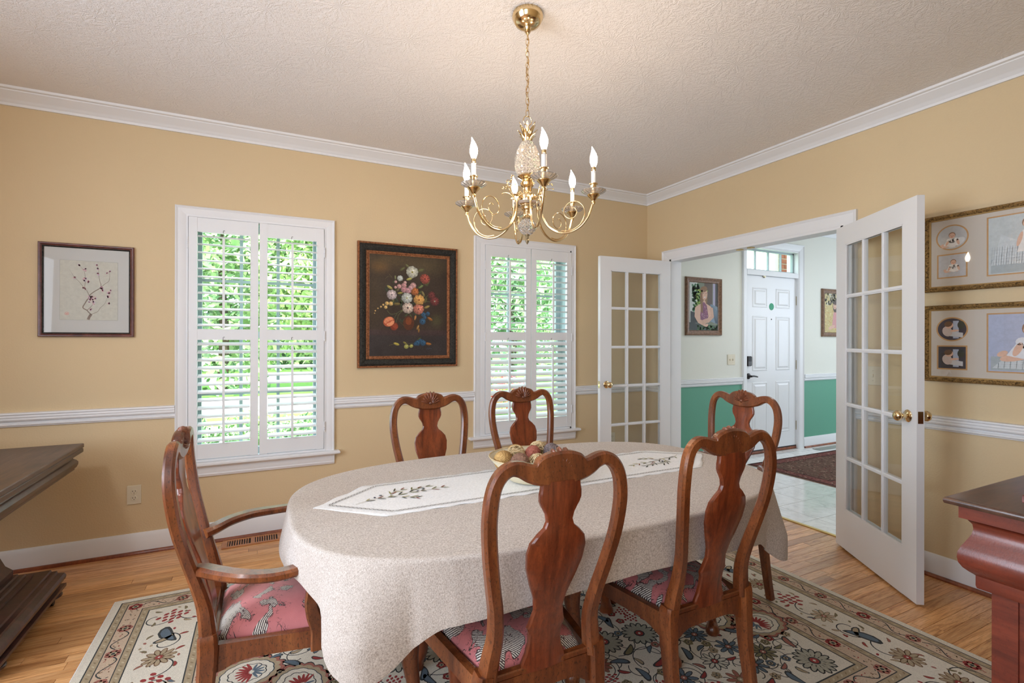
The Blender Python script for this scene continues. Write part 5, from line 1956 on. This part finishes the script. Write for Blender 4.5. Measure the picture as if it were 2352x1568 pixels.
u, v = UV(447, 968); P.ell(u, v, 64 * S, 54 * S, (178, 88, 56), .4, 18, 5); P.ell(u - 4 * S, v + 12 * S, 52 * S, 34 * S, (222, 140, 100), .5, 16, 6); P.ell(u + 16 * S, v - 16 * S, 44 * S, 28 * S, (226, 150, 108), .5, 16, 7); P.ell(u + 4 * S, v - 2 * S, 44 * S, 8 * S, (190, 92, 60), .5, 12, 8)
u, v = UV(505, 1022); P.ell(u, v, 46 * S, 42 * S, (124, 50, 32), .9, 14, 4); P.ell(u + 10 * S, v + 4 * S, 26 * S, 34 * S, (150, 66, 42), .9, 14, 5)
for X, Y, R_ in ((823, 968, 36), (835, 892, 28), (885, 882, 24), (850, 925, 20), (766, 1212, 32), (800, 1190, 26), (828, 1212, 34), (740, 1222, 20)): flower(X, Y, R_, (54, 96, 128), mid=(20, 26, 34))
for X, Y, R_ in ((640, 1250, 27), (695, 1245, 22)):
    u, v = UV(X, Y); P.ell(u, v, R_ * S, R_ * S * .9, (150, 150, 78), .4, 14, 5); P.ell(u + 4 * S, v + 6 * S, R_ * S * .55, R_ * S * .45, (186, 184, 110), .4, 10, 6)
pleaf(530, 1220, 34, -.3, (170, 156, 70)); pleaf(893, 1222, 36, -.2, (140, 92, 44)); pleaf(625, 1210, 26, -.6, (130, 120, 60))
stem([(450, 1235), (500, 1222), (560, 1222)], (110, 100, 60), 4); stem([(600, 1205), (650, 1215), (740, 1215)], (90, 96, 56), 4)
P.ribbon([UV(870, 1285), UV(880, 1270), UV(890, 1284), UV(905, 1272), UV(930, 1280)], 4 * S, (70, 86, 104), 3)
P.mb.build('painted_bouquet', 'oil_print', root)

# blossom print, left
root = picture('blossom_print', 'square framed print of a pink blossoming branch on pale paper', 0, .446, 0, .546,
    [('frame', 'red_frame_wood', [(0, 0), (0, .016), (.004, .021), (.010, .021), (.014, .016), (.018, .017)]),
     ('frame_lip', 'patina_black', [(.018, .017), (.022, .014), (.026, .010)])], (-4.515, 0, 1.329), 0)
P = Print(wall_pt(.0085), 1e-4)
r = random.Random(8)
def UV(X, Y):
    u = (X - 163) / 1232.0
    top = 192 + (X - 163) * .07
    return u * .446, (1416 - Y) / (1416 - top) * .546
a, b = UV(430, 1195), UV(1170, 470)
P.rect(a[0] - .0015, a[1] - .0015, b[0] + .0015, b[1] + .0015, (168, 170, 160), 1)
P.rect(a[0], a[1], b[0], b[1], (200, 200, 188), 2)
def br(pts, w, c=(128, 112, 100), tp=False): P.ribbon([UV(*p) for p in catmull(pts, 4)], w, c, 3, tp)
br([(785, 1195), (800, 1160), (825, 1125)], .013); br([(825, 1130), (790, 1100), (770, 1075)], .0045); br([(770, 1075), (718, 1042), (745, 985), (780, 930)], .0055)
br([(782, 935), (800, 890)], .003); br([(798, 888), (850, 845), (945, 790)], .0045); br([(798, 888), (765, 820), (735, 790), (665, 705), (600, 640), (548, 545)], .0028, tp=True)
br([(945, 790), (950, 750), (930, 680), (918, 560), (900, 500)], .0032, tp=True); br([(945, 790), (1000, 740), (1055, 700), (1065, 620), (1050, 580)], .0028, tp=True)
br([(740, 785), (745, 700), (738, 590), (690, 520), (662, 498)], .002, tp=True); br([(825, 1125), (905, 1095), (945, 1040), (1000, 990), (1050, 870)], .0026, tp=True); br([(770, 1075), (830, 1020), (855, 960)], .003, tp=True)
for X, Y, n_, s in ((860, 915, 8, 26), (820, 950, 8, 30), (800, 918, 6, 20), (850, 980, 5, 20), (740, 675, 7, 24), (740, 557, 5, 22), (668, 500, 3, 10), (610, 660, 4, 12), (735, 792, 6, 20), (965, 780, 7, 18), (968, 822, 5, 16), (895, 500, 3, 8), (915, 545, 3, 8), (912, 615, 4, 14), (1062, 577, 3, 10), (1030, 600, 3, 8), (1058, 850, 6, 18), (1075, 820, 3, 10), (1050, 900, 5, 16), (820, 1065, 4, 12), (1050, 985, 4, 12), (780, 710, 4, 14)):
    for _ in range(n_):
        u, v = UV(X + r.uniform(-s, s), Y + r.uniform(-s, s))
        P.ell(u, v, .0050, .0042, r.choice(((206, 178, 200), (214, 186, 192), (196, 166, 196), (212, 176, 184))), r.uniform(0, 3), 8, 4)
    for _ in range(n_ // 2 + 1):
        u, v = UV(X + r.uniform(-s, s) * .9, Y + r.uniform(-s, s) * .9)
        P.ell(u, v, .0022, .0016, (166, 82, 104), r.uniform(0, 3), 6, 5)
u, v = UV(515, 1117); P.ell(u, v, .010, .0095, (212, 120, 112), 0, 14, 3); P.ell(u, v, .0086, .0082, (208, 190, 178), 0, 14, 4)
P.ribbon([(u - .005, v + .002), (u, v - .003), (u + .004, v + .004)], .0018, (206, 104, 100), 5); P.ribbon([(u - .004, v - .004), (u + .002, v + .001), (u + .005, v - .004)], .0016, (206, 104, 100), 5)
P.mb.build('printed_branch', 'photo_print', root)
MB().box(.020, .426, -.0112, -.0102, .020, .526).build('picture_glass', 'picture_glass', root)

# family collages on the right wall ------------------------------------------------
SKIN = (226, 184, 160)
def toddler(P, u, v, s, dress=(236, 232, 228), hair=(150, 110, 84), pose='sit', L=3):
    k = s
    if pose == 'sit':
        P.ell(u - .55 * k, v - .75 * k, .62 * k, .20 * k, SKIN, .25, 14, L)
        P.ell(u - 1.05 * k, v - .62 * k, .22 * k, .13 * k, SKIN, .5, 10, L)
        P.ell(u + .45 * k, v - .62 * k, .34 * k, .18 * k, SKIN, 1.4, 12, L)
        P.poly([(u - .42 * k, v + .1 * k), (u + .42 * k, v + .12 * k), (u + .75 * k, v - .75 * k), (u + .1 * k, v - .95 * k), (u - .9 * k, v - .7 * k)], dress, L + 1)
        P.ell(u + .02 * k, v - .1 * k, .46 * k, .36 * k, dress, 0, 16, L + 1)
        P.ell(u + .62 * k, v - .35 * k, .15 * k, .42 * k, SKIN, .25, 12, L + 2); P.ell(u + .44 * k, v + .0 * k, .24 * k, .18 * k, dress, -.6, 12, L + 2)
        P.ell(u - .5 * k, v - .4 * k, .14 * k, .36 * k, SKIN, -.4, 12, L + 2); P.ell(u - .38 * k, v - .02 * k, .22 * k, .18 * k, dress, .6, 12, L + 2)
        hv = v + .52 * k
    else:
        P.ell(u - .14 * k, v - 1.5 * k, .13 * k, .5 * k, SKIN, 0, 12, L); P.ell(u + .16 * k, v - 1.5 * k, .13 * k, .5 * k, SKIN, 0, 12, L)
        P.poly([(u - .32 * k, v + .1 * k), (u + .32 * k, v + .1 * k), (u + .62 * k, v - 1.25 * k), (u - .58 * k, v - 1.25 * k)], dress, L + 1)
        P.ell(u - .46 * k, v - .45 * k, .11 * k, .48 * k, SKIN, -.25, 12, L + 2); P.ell(u + .46 * k, v - .45 * k, .11 * k, .48 * k, SKIN, .25, 12, L + 2)
        hv = v + .50 * k
    P.ell(u, hv + .06 * k, .36 * k, .38 * k, hair, 0, 16, L + 3)
    P.ell(u, hv - .02 * k, .31 * k, .34 * k, SKIN, 0, 16, L + 4)
    for sx in (-1, 1):
        P.ell(u + sx * .12 * k, hv + .0 * k, .038 * k, .032 * k, (60, 44, 40), 0, 8, L + 5)
        P.ell(u + sx * .18 * k, hv - .12 * k, .07 * k, .05 * k, (232, 168, 150), 0, 8, L + 5)
    P.ell(u, hv - .17 * k, .10 * k, .035 * k, (190, 96, 88), 0, 10, L + 5)
    P.ell(u, hv - .07 * k, .035 * k, .03 * k, (210, 156, 134), 0, 8, L + 5)
def wicker_seat(P, u0, v0, u1, v1, L=2):
    P.poly([(u0, v0), (u1, v0), (u1, v1 * .6 + v0 * .4), (u0 + (u1 - u0) * .3, v1)], (206, 214, 218), L)
    n_ = 14
    for i in range(n_):
        x = u0 + (u1 - u0) * i / n_
        P.ribbon([(x, v0), (x + .006, v1 * .6 + v0 * .4)], .0012, (168, 178, 186), L + 0)
    for i in range(6):
        y = v0 + (v1 * .6 + v0 * .4 - v0) * i / 6
        P.ribbon([(u0, y), (u1, y)], .0010, (176, 184, 190), L + 0)
def collage(label, zc, dark):
    W, H = .90, .420
    gp = [('frame', 'carved_gold', [(0, 0), (0, .016), (.005, .026), (.012, .030), (.019, .026), (.024, .018)]), ('gold_lip', 'marker_gold', [(.024, .018), (.027, .016), (.030, .010)])]
    root = picture('photo_collage', label, 0, W, 0, H, gp, (0, -2.292, zc - H / 2), -PI / 2)
    MB().box(.026, W - .026, -.0092, -.008, .026, H - .026).build('mat_board', 'mat_board', root)
    P = Print(wall_pt(.0093), 1e-4)
    def opening(kind, cu, cv, w, h, bg, fn):
        if kind == 'oval':
            P.ell(cu, cv, w / 2 + .007, h / 2 + .007, (196, 150, 96), 0, 36, 1); P.ell(cu, cv, w / 2, h / 2, bg, 0, 36, 2)
        else:
            P.rect(cu - w / 2 - .007, cv - h / 2 - .007, cu + w / 2 + .007, cv + h / 2 + .007, (196, 150, 96), 1)
            P.rect(cu - w / 2, cv - h / 2, cu + w / 2, cv + h / 2, bg, 2)
        fn(cu, cv)
    c0 = H / 2
    for mir in (0, 1):
        U = (lambda x: W - x) if mir else (lambda x: x)
        if not dark:
            opening('oval', U(.123), c0 + .082, .130, .124, (196, 196, 196), lambda u, v: (P.ell(u + .02, v - .03, .04, .02, (222, 222, 222), .5, 14, 3), toddler(P, u, v - .012, .042, pose='sit')))
            opening('rect', U(.123), c0 - .072, .120, .118, (196, 196, 200), lambda u, v: toddler(P, u + .006, v + .0, .036, pose='sit'))
        else:
            def dk(u, v, k=.036):
                P.rect(u + .005, v - .05, u + .030, v + .045, (176, 186, 206), 3)
                P.ell(u + .04, v + .022, .016, .022, (50, 56, 48), 0, 12, 4)
                P.poly([(u - .03, v - .035), (u + .048, v - .045), (u + .048, v - .020), (u + .0, v - .012)], (206, 206, 208), 4)
                P.ell(u - .02, v - .012, .022, .028, (206, 190, 184), .3, 14, 5); P.ell(u - .012, v + .022, .018, .018, SKIN, 0, 14, 6); P.ell(u - .016, v + .028, .018, .015, (104, 72, 52), .3, 14, 7)
                P.ell(u + .012, v - .008, .020, .006, SKIN, .1, 10, 7)
            opening('oval', U(.123), c0 + .078, .126, .118, (54, 50, 66), dk)
            opening('rect', U(.123), c0 - .076, .120, .118, (54, 52, 64), dk)
    def big(u, v):
        P.rect(u - .165, v - .14, u + .165, v - .07, (170, 180, 184), 3)
        if not dark:
            wicker_seat(P, u - .165, v - .10, u - .03, v + .055, 4)
            toddler(P, u - .02, v + .055, .078, pose='stand', L=6)
            P.ell(u + .09, v + .02, .030, .05, (214, 204, 196), 0, 14, 4)
        else:
            wicker_seat(P, u - .16, v - .13, u + .16, v - .02, 4)
            toddler(P, u - .01, v + .01, .105, dress=(226, 228, 234), pose='sit', L=6)
    opening('rect', .45, c0 + .005, .35, .29, (196, 204, 206) if not dark else (176, 184, 210), big)
    P.mb.build('photographs', 'photo_print', root)
    MB().box(.022, W - .022, -.0138, -.0128, .022, H - .022).build('picture_glass', 'picture_glass', root)
collage('upper gold framed collage of toddler portraits with a standing child in white', 1.795, False)
collage('lower gold framed collage of toddler portraits with a seated smiling baby', 1.300, True)

# portraits in the foyer ------------------------------------------------------------
PB = [('frame', 'bronze_frame_wood', [(0, 0), (0, .014), (.004, .024), (.012, .028), (.022, .022), (.036, .016), (.046, .014), (.050, .016), (.055, .010)])]
root = picture('framed_portrait', 'framed portrait of a long-haired woman leaning on crossed arms, left of the entry door', 0, .532, 0, .618, PB, (.602, FY, 1.368), 0)
P = Print(wall_pt(.0085), 1.2e-4)
w0, w1, v0, v1 = .050, .482, .050, .568
def F(u, v): return w0 + (w1 - w0) * u, v0 + (v1 - v0) * v
def pg(pts, c, L): P.poly([F(*p) for p in pts], c, L)
def el(u, v, a, b, c, rot=0, L=3):
    q = F(u, v); P.ell(q[0], q[1], a * (w1 - w0), b * (w1 - w0), c, rot, 18, L)
pg([(0, 0), (1, 0), (1, 1), (0, 1)], (120, 130, 110), 1)
pg([(0, 0), (.28, 0), (.28, 1), (0, 1)], (206, 212, 206), 2)
pg([(.52, .3), (.80, .3), (.80, 1), (.52, 1)], (92, 72, 60), 2); pg([(.82, .3), (.90, .3), (.90, 1), (.82, 1)], (176, 168, 196), 3); pg([(.90, .2), (1, .2), (1, 1), (.90, 1)], (54, 50, 54), 2)
r = random.Random(77)
for _ in range(70): el(r.uniform(.12, .36), r.uniform(.42, .94), .05, .03, r.choice(((48, 110, 66), (60, 132, 78), (38, 88, 54))), r.uniform(0, 3), 3)
for _ in range(60): el(r.uniform(.22, .60), r.uniform(.48, .86), .04, .018, r.choice(((150, 190, 60), (120, 168, 56), (176, 206, 84))), r.uniform(0, 3), 4)
pg([(.60, .22), (1, .14), (1, .50), (.74, .56)], (120, 142, 160), 4)
for k in range(7): pg([(.74 + .035 * k, .55 - .02 * k), (.75 + .035 * k, .55 - .02 * k), (.92 + .01 * k, .16), (.905 + .01 * k, .16)], (70, 88, 108), 5)
pg([(.05, .16), (.30, .16), (.30, .36), (.05, .40)], (40, 44, 48), 4); pg([(0, 0), (1, 0), (1, .10), (.05, .17), (0, .17)], (40, 48, 50), 5)
for _ in range(60): el(r.uniform(.3, 1.0), r.uniform(.0, .11), .04, .02, r.choice(((46, 92, 44), (66, 120, 56))), r.uniform(0, 3), 6)
el(.50, .66, .125, .25, (150, 112, 70), 0, 7)
pg([(.24, .50), (.40, .56), (.60, .56), (.76, .50), (.80, .34), (.66, .24), (.34, .24), (.22, .36)], SKIN, 8)
pg([(.42, .53), (.50, .60), (.60, .53), (.66, .30), (.62, .20), (.40, .20), (.38, .32)], (136, 74, 108), 9)
for _ in range(50): el(r.uniform(.41, .63), r.uniform(.22, .52), .012, .009, r.choice(((196, 130, 160), (80, 40, 80), (220, 190, 200))), 0, 10)
q = [F(.26, .48), F(.24, .30), F(.34, .20), F(.56, .13)]; P.ribbon(q, .048, SKIN, 11)
q = [F(.76, .48), F(.80, .30), F(.66, .22), F(.44, .17)]; P.ribbon(q, .048, (216, 172, 148), 12)
el(.60, .115, .06, .035, SKIN, .4, 13); el(.52, .57, .05, .08, SKIN, 0, 8)
pg([(.38, .78), (.40, .40), (.47, .36), (.46, .70)], (140, 100, 62), 13)
el(.52, .76, .105, .145, (222, 178, 152), 0, 13); el(.50, .86, .12, .075, (140, 100, 62), .2, 14); pg([(.40, .84), (.42, .62), (.45, .66), (.46, .84)], (150, 110, 70), 14)
for sx in (-1, 1): el(.53 + sx * .045, .775, .016, .008, (66, 48, 42), 0, 15)
el(.53, .695, .036, .012, (240, 236, 232), 0, 15); el(.53, .690, .040, .008, (176, 84, 84), 0, 14)
P.mb.build('photograph', 'photo_print', root)
MB().box(.048, .484, -.0128, -.012, .048, .570).build('picture_glass', 'picture_glass', root)
root = picture('framed_portrait', 'framed portrait of a dark-haired girl in pink among yellow leaves, right of the entry door', 0, .54, 0, .606, PB, (2.926, FY, 1.364), 0)
P = Print(wall_pt(.0085), 1.2e-4)
w0, w1, v0, v1 = .050, .490, .050, .556
pg([(0, 0), (1, 0), (1, 1), (0, 1)], (206, 186, 120), 1)
for _ in range(260): el(r.uniform(0, 1), r.uniform(0, .7), .02, .012, r.choice(((226, 200, 120), (196, 160, 84), (236, 220, 160), (206, 140, 70))), r.uniform(0, 3), 2)
for _ in range(80): el(r.uniform(0, 1), r.uniform(.7, 1), .04, .03, r.choice(((230, 226, 206), (120, 110, 70), (196, 190, 150))), r.uniform(0, 3), 3)
for _ in range(40): el(r.uniform(.28, .62), r.uniform(.74, 1), .035, .025, r.choice(((60, 52, 40), (88, 76, 52))), r.uniform(0, 3), 4)
el(.52, .66, .11, .17, (74, 50, 44), 0, 5)
pg([(.36, .12), (.80, .12), (.72, .52), (.44, .52)], (214, 150, 150), 6); el(.36, .14, .16, .05, (226, 180, 160), .3, 7)
el(.50, .68, .075, .10, SKIN, 0, 7); el(.52, .75, .09, .05, (74, 50, 44), 0, 8)
for sx in (-1, 1): el(.50 + sx * .03, .69, .010, .006, (50, 36, 34), 0, 8)
el(.50, .635, .028, .009, (180, 84, 84), 0, 8)
P.mb.build('photograph', 'photo_print', root)
MB().box(.048, .492, -.0128, -.012, .048, .558).build('picture_glass', 'picture_glass', root)

# ------------------------------------------------------------------ console table, left
def stack(mb, x0, x1, y0, y1, prof):
    vs = []
    for ins, z in prof:
        vs += [(x0 + ins, y0 + ins, z), (x1 - ins, y0 + ins, z), (x1 - ins, y1 - ins, z), (x0 + ins, y1 - ins, z)]
    fs = [(3, 2, 1, 0)]
    for i in range(len(prof) - 1):
        for j in range(4):
            a, b = i * 4 + j, i * 4 + (j + 1) % 4
            fs.append((a, b, b + 4, a + 4))
    m = (len(prof) - 1) * 4
    fs.append((m, m + 1, m + 2, m + 3))
    mb.add(vs, fs)
    return mb
con = empty('console_table', (-4.60, -.86, 0))
tag(con, 'dark wood pedestal table with folded double top and stepped base on casters', 'table')
stack(MB(), -.352, .352, -.61, .615, [(.004, .716), (0, .719), (0, .736), (.003, .740)]).build('upper_leaf', 'console_wood', con, smooth=20)
stack(MB(), -.350, .350, -.608, .613, [(.004, .691), (0, .694), (0, .711), (.003, .7145)]).build('lower_leaf', 'console_wood', con, smooth=20)
stack(MB(), -.350, .350, -.608, .613, [(.045, .604), (.030, .604), (.030, .611), (.024, .616), (.018, .630), (.017, .645), (.024, .656), (.034, .664), (.036, .672), (.026, .682), (.016, .686), (.016, .6905)]).build('apron', 'console_wood', con, smooth=35)
stack(MB(), -.20, .20, -.20, .20, [(.0, .215), (.0, .24), (.02, .27), (.035, .32), (.035, .52), (.02, .56), (-.01, .60), (-.01, .61)]).build('pedestal', 'console_base_wood', con, smooth=30)
stack(MB(), -.352, .352, -.36, .345, [(.012, .056), (.012, .066), (.0, .072), (.0, .086), (.016, .092), (.016, .104), (.002, .112), (.0, .126), (.006, .140), (.026, .150), (.028, .162), (.044, .168), (.046, .178),
      (.095, .182), (.097, .192), (.115, .194), (.118, .204), (.135, .206), (.138, .216)]).build('plinth', 'console_base_wood', con, smooth=30)
for sx in (-1, 1):
    for sy in (-1, 1):
        cx_, cy_ = sx * .305, sy * .30
        f_ = MB().lathe([(.036, .058), (.044, .052), (.044, .044), (.034, .036), (.020, .032), (.018, .028)], 16, (cx_, cy_, 0)).build('foot', 'console_base_wood', con, smooth=40)
        MB().lathe([(.014, -.012), (.016, -.010), (.016, .010), (.014, .012)], 16, (cx_, cy_, .0165), axis='x').build('caster', 'dark_rubber', f_, smooth=40)

# ------------------------------------------------------------------ sideboard, right
sb = empty('sideboard', (-1.0, -3.37, 0))
tag(sb, 'reddish mahogany sideboard with bulging ogee frieze at the right edge', 'sideboard')
X0, X1, Y0, Y1 = -.73, .75, -.28, .28
stack(MB(), X0, X1, Y0, Y1, [(.010, .880), (.002, .882), (0, .887), (0, .893), (.003, .898), (.009, .9)]).build('top', 'buffet_top_wood', sb, smooth=50)
stack(MB(), X0, X1, Y0, Y1, [(.06, .6635), (.052, .665), (.050, .672), (.050, .698), (.047, .701), (.040, .706), (.030, .716), (.0235, .728), (.0215, .742), (.0225, .756), (.028, .772), (.037, .790), (.044, .806), (.0465, .820), (.045, .832), (.038, .842), (.030, .846), (.024, .8465), (.024, .8795)]).build('ogee_frieze', 'buffet_wood', sb, smooth=40)
mb = MB()
mb.box(X0 + .079, X1 - .079, Y0 + .079, Y1 - .079, .06, .6635)
bd = mb.build('cabinet_body', 'buffet_wood', sb)
for (xa, xb, ya, yb) in ((X0 + .074, X0 + .125, Y1 - .125, Y1 - .074), (X0 + .074, X0 + .125, Y0 + .074, Y0 + .125), (X1 - .125, X1 - .074, Y1 - .125, Y1 - .074), (X1 - .125, X1 - .074, Y0 + .074, Y0 + .125)):
    MB().box(xa, xb, ya, yb, .0, .6633, .003).build('pilaster', 'buffet_wood', sb)
stack(MB(), X0 + .05, X1 - .05, Y0 + .05, Y1 - .05, [(0, .0005), (0, .07), (.012, .09), (.022, .094)]).build('base_moulding', 'buffet_wood', sb, smooth=30)
for k in range(2):
    a = X0 + .13 + k * .61
    dr = MB().box(a + .01, a + .60, Y1 - .079, Y1 - .062, .11, .655, .003).build('cabinet_door', 'buffet_wood', sb)
    MB().lathe([(.004, -(Y1 - .062)), (.006, -(Y1 - .05)), (.014, -(Y1 - .04)), (.010, -(Y1 - .032)), (.001, -(Y1 - .030))], 14, (a + (.55 if k == 0 else .06), 0, .42), axis='y').build('door_knob', 'brass_old', dr, smooth=40)
cst = MB().box(-.22, .22, -.15, .15, 0, .028, .006)
o = cst.build('wooden_tray', 'buffet_wood')
o.location = (-1.415, -3.365, .9003)
tag(o, 'low reddish wooden tray standing on the sideboard top', 'tray')
MB().box(-.205, .205, -.135, .135, .0275, .031, .001).build('tray_inlay', 'buffet_top_wood', o)

# ------------------------------------------------------------------ vents, outlets, switches
v_ = empty('floor_vent', (-3.42, -.105, .0))
tag(v_, 'wooden floor register let into the boards under the first window', 'vent')
mb = MB()
mb.box(-.175, .175, -.068, -.048, -.001, .0075, .002).box(-.175, .175, .048, .068, -.001, .0075, .002).box(-.175, -.145, -.048, .048, -.001, .0075).box(.145, .175, -.048, .048, -.001, .0075).box(-.012, .012, -.048, .048, -.001, .0073)
mb.build('vent_frame', 'vent_wood', v_)
MB().box(-.145, .145, -.048, .048, .0002, .0012).build('vent_well', 'dark_slot', v_)
for k in range(20):
    c = -.138 + k * .0139 + (.006 if k > 9 else 0)
    if abs(c) < .014: continue
    MB().box(c - .0032, c + .0032, -.048, .048, .001, .0068).build('slat', 'vent_wood', v_)
def outlet(name, label, loc, rz, kind='duplex', w=.070, h=.115):
    r_ = empty(name, loc, rz)
    tag(r_, label, 'outlet' if kind == 'duplex' else 'switch')
    MB().box(-w / 2, w / 2, -.006, 0, -h / 2, h / 2, .002).build('cover_plate', 'plate_almond', r_)
    if kind == 'duplex':
        for s_ in (-1, 1):
            rc = MB().lathe([(.0165, .0), (.0165, .0075), (.015, .0085)], 20, (0, 0, s_ * .020), axis='y').build('receptacle', 'plate_almond', r_, smooth=30)
            MB().box(-.008, -.0055, -.0090, -.0080, s_ * .020 - .001, s_ * .020 + .007).box(.0055, .008, -.0090, -.0080, s_ * .020 - .001, s_ * .020 + .007).box(-.002, .002, -.0090, -.0080, s_ * .020 - .010, s_ * .020 - .006).build('slots', 'dark_slot', rc)
        MB().lathe([(.0025, .006), (.002, .0072)], 8, (0, 0, 0), axis='y').build('screw', 'hinge_metal', r_)
    else:
        for i in range(kind):
            x = (i - (kind - 1) / 2) * .046
            MB().box(x - .0045, x + .0045, -.014, -.005, -.011, .011, .002).build('toggle', 'plate_almond', r_)
            for s_ in (-1, 1): MB().lathe([(.0025, .006), (.002, .0072)], 8, (x, 0, s_ * .030), axis='y').build('screw', 'hinge_metal', r_)
outlet('wall_outlet', 'almond double outlet low on the wall left of the first window', (-4.068, -.001, .362), 0)
outlet('wall_outlet', 'almond outlet low on the wall behind the left glass door', (-.43, -.001, .39), 0)
outlet('light_switch', 'double light switch plate on the foyer wall left of the entry door', (1.30, FY - .001, 1.10), 0, 2, .115)
outlet('light_switch', 'light switch plate on the yellow wall seen through the open glass door', (-.001, -2.045, 1.10), -PI / 2, 2, .115)
mb = MB().lathe([(.001, .0), (.041, .0), (.042, .002), (.040, .004)], 28, (0, 0, 0), axis='y')
o = mb.build('round_sticker', 'green_sticker', smooth=30)
o.location = (2.018, FY + .0285, 1.715)
o.rotation_euler = (0, 0, 0)
o.scale = (1, 1, 1)
tag(o, 'round green sticker on the white entry door above the peephole', 'sticker')
gv = MB().box(2.60, 3.05, -.10, -.0, .0005, .006, .002).build('metal_vent', 'duct_grey')
tag(gv, 'grey metal floor register on the foyer tiles beside the entry door', 'vent')

# foyer rug
def foyer_rug():
    x0, x1, y0, y1 = 1.22, 2.95, -1.09, -.175
    o = MB().box(0, x1 - x0, 0, y1 - y0, .0005, .008, .002).build('foyer_rug', 'leaf_print')
    o.data.materials[0] = M['husk_brown']
    o.location = (x0, y0, 0)
    tag(o, 'dark red and brown patterned rug on the white foyer tiles', 'rug')
    P = Print(lambda u, v, h: (u, v, .0082 + h), 1e-4)
    W, H = x1 - x0, y1 - y0
    r = random.Random(3)
    P.rect(.004, .004, W - .004, H - .004, (64, 40, 40), 1)
    P.rect(.03, .03, W - .03, H - .03, (128, 82, 76), 2)
    P.rect(.13, .13, W - .13, H - .13, (66, 50, 46), 3)
    P.rect(.145, .145, W - .145, H - .145, (112, 88, 76), 4)
    for _ in range(900):
        u, v = r.uniform(.03, W - .03), r.uniform(.03, H - .03)
        P.ell(u, v, r.uniform(.008, .022), r.uniform(.004, .008), r.choice(((56, 40, 40), (150, 120, 104), (120, 62, 62), (84, 66, 60), (168, 142, 124), (96, 44, 48))), r.uniform(0, 3), 7, 5 + r.randrange(4))
    P.mb.build('woven_pattern', 'foyer_rug_print', o)
foyer_rug()
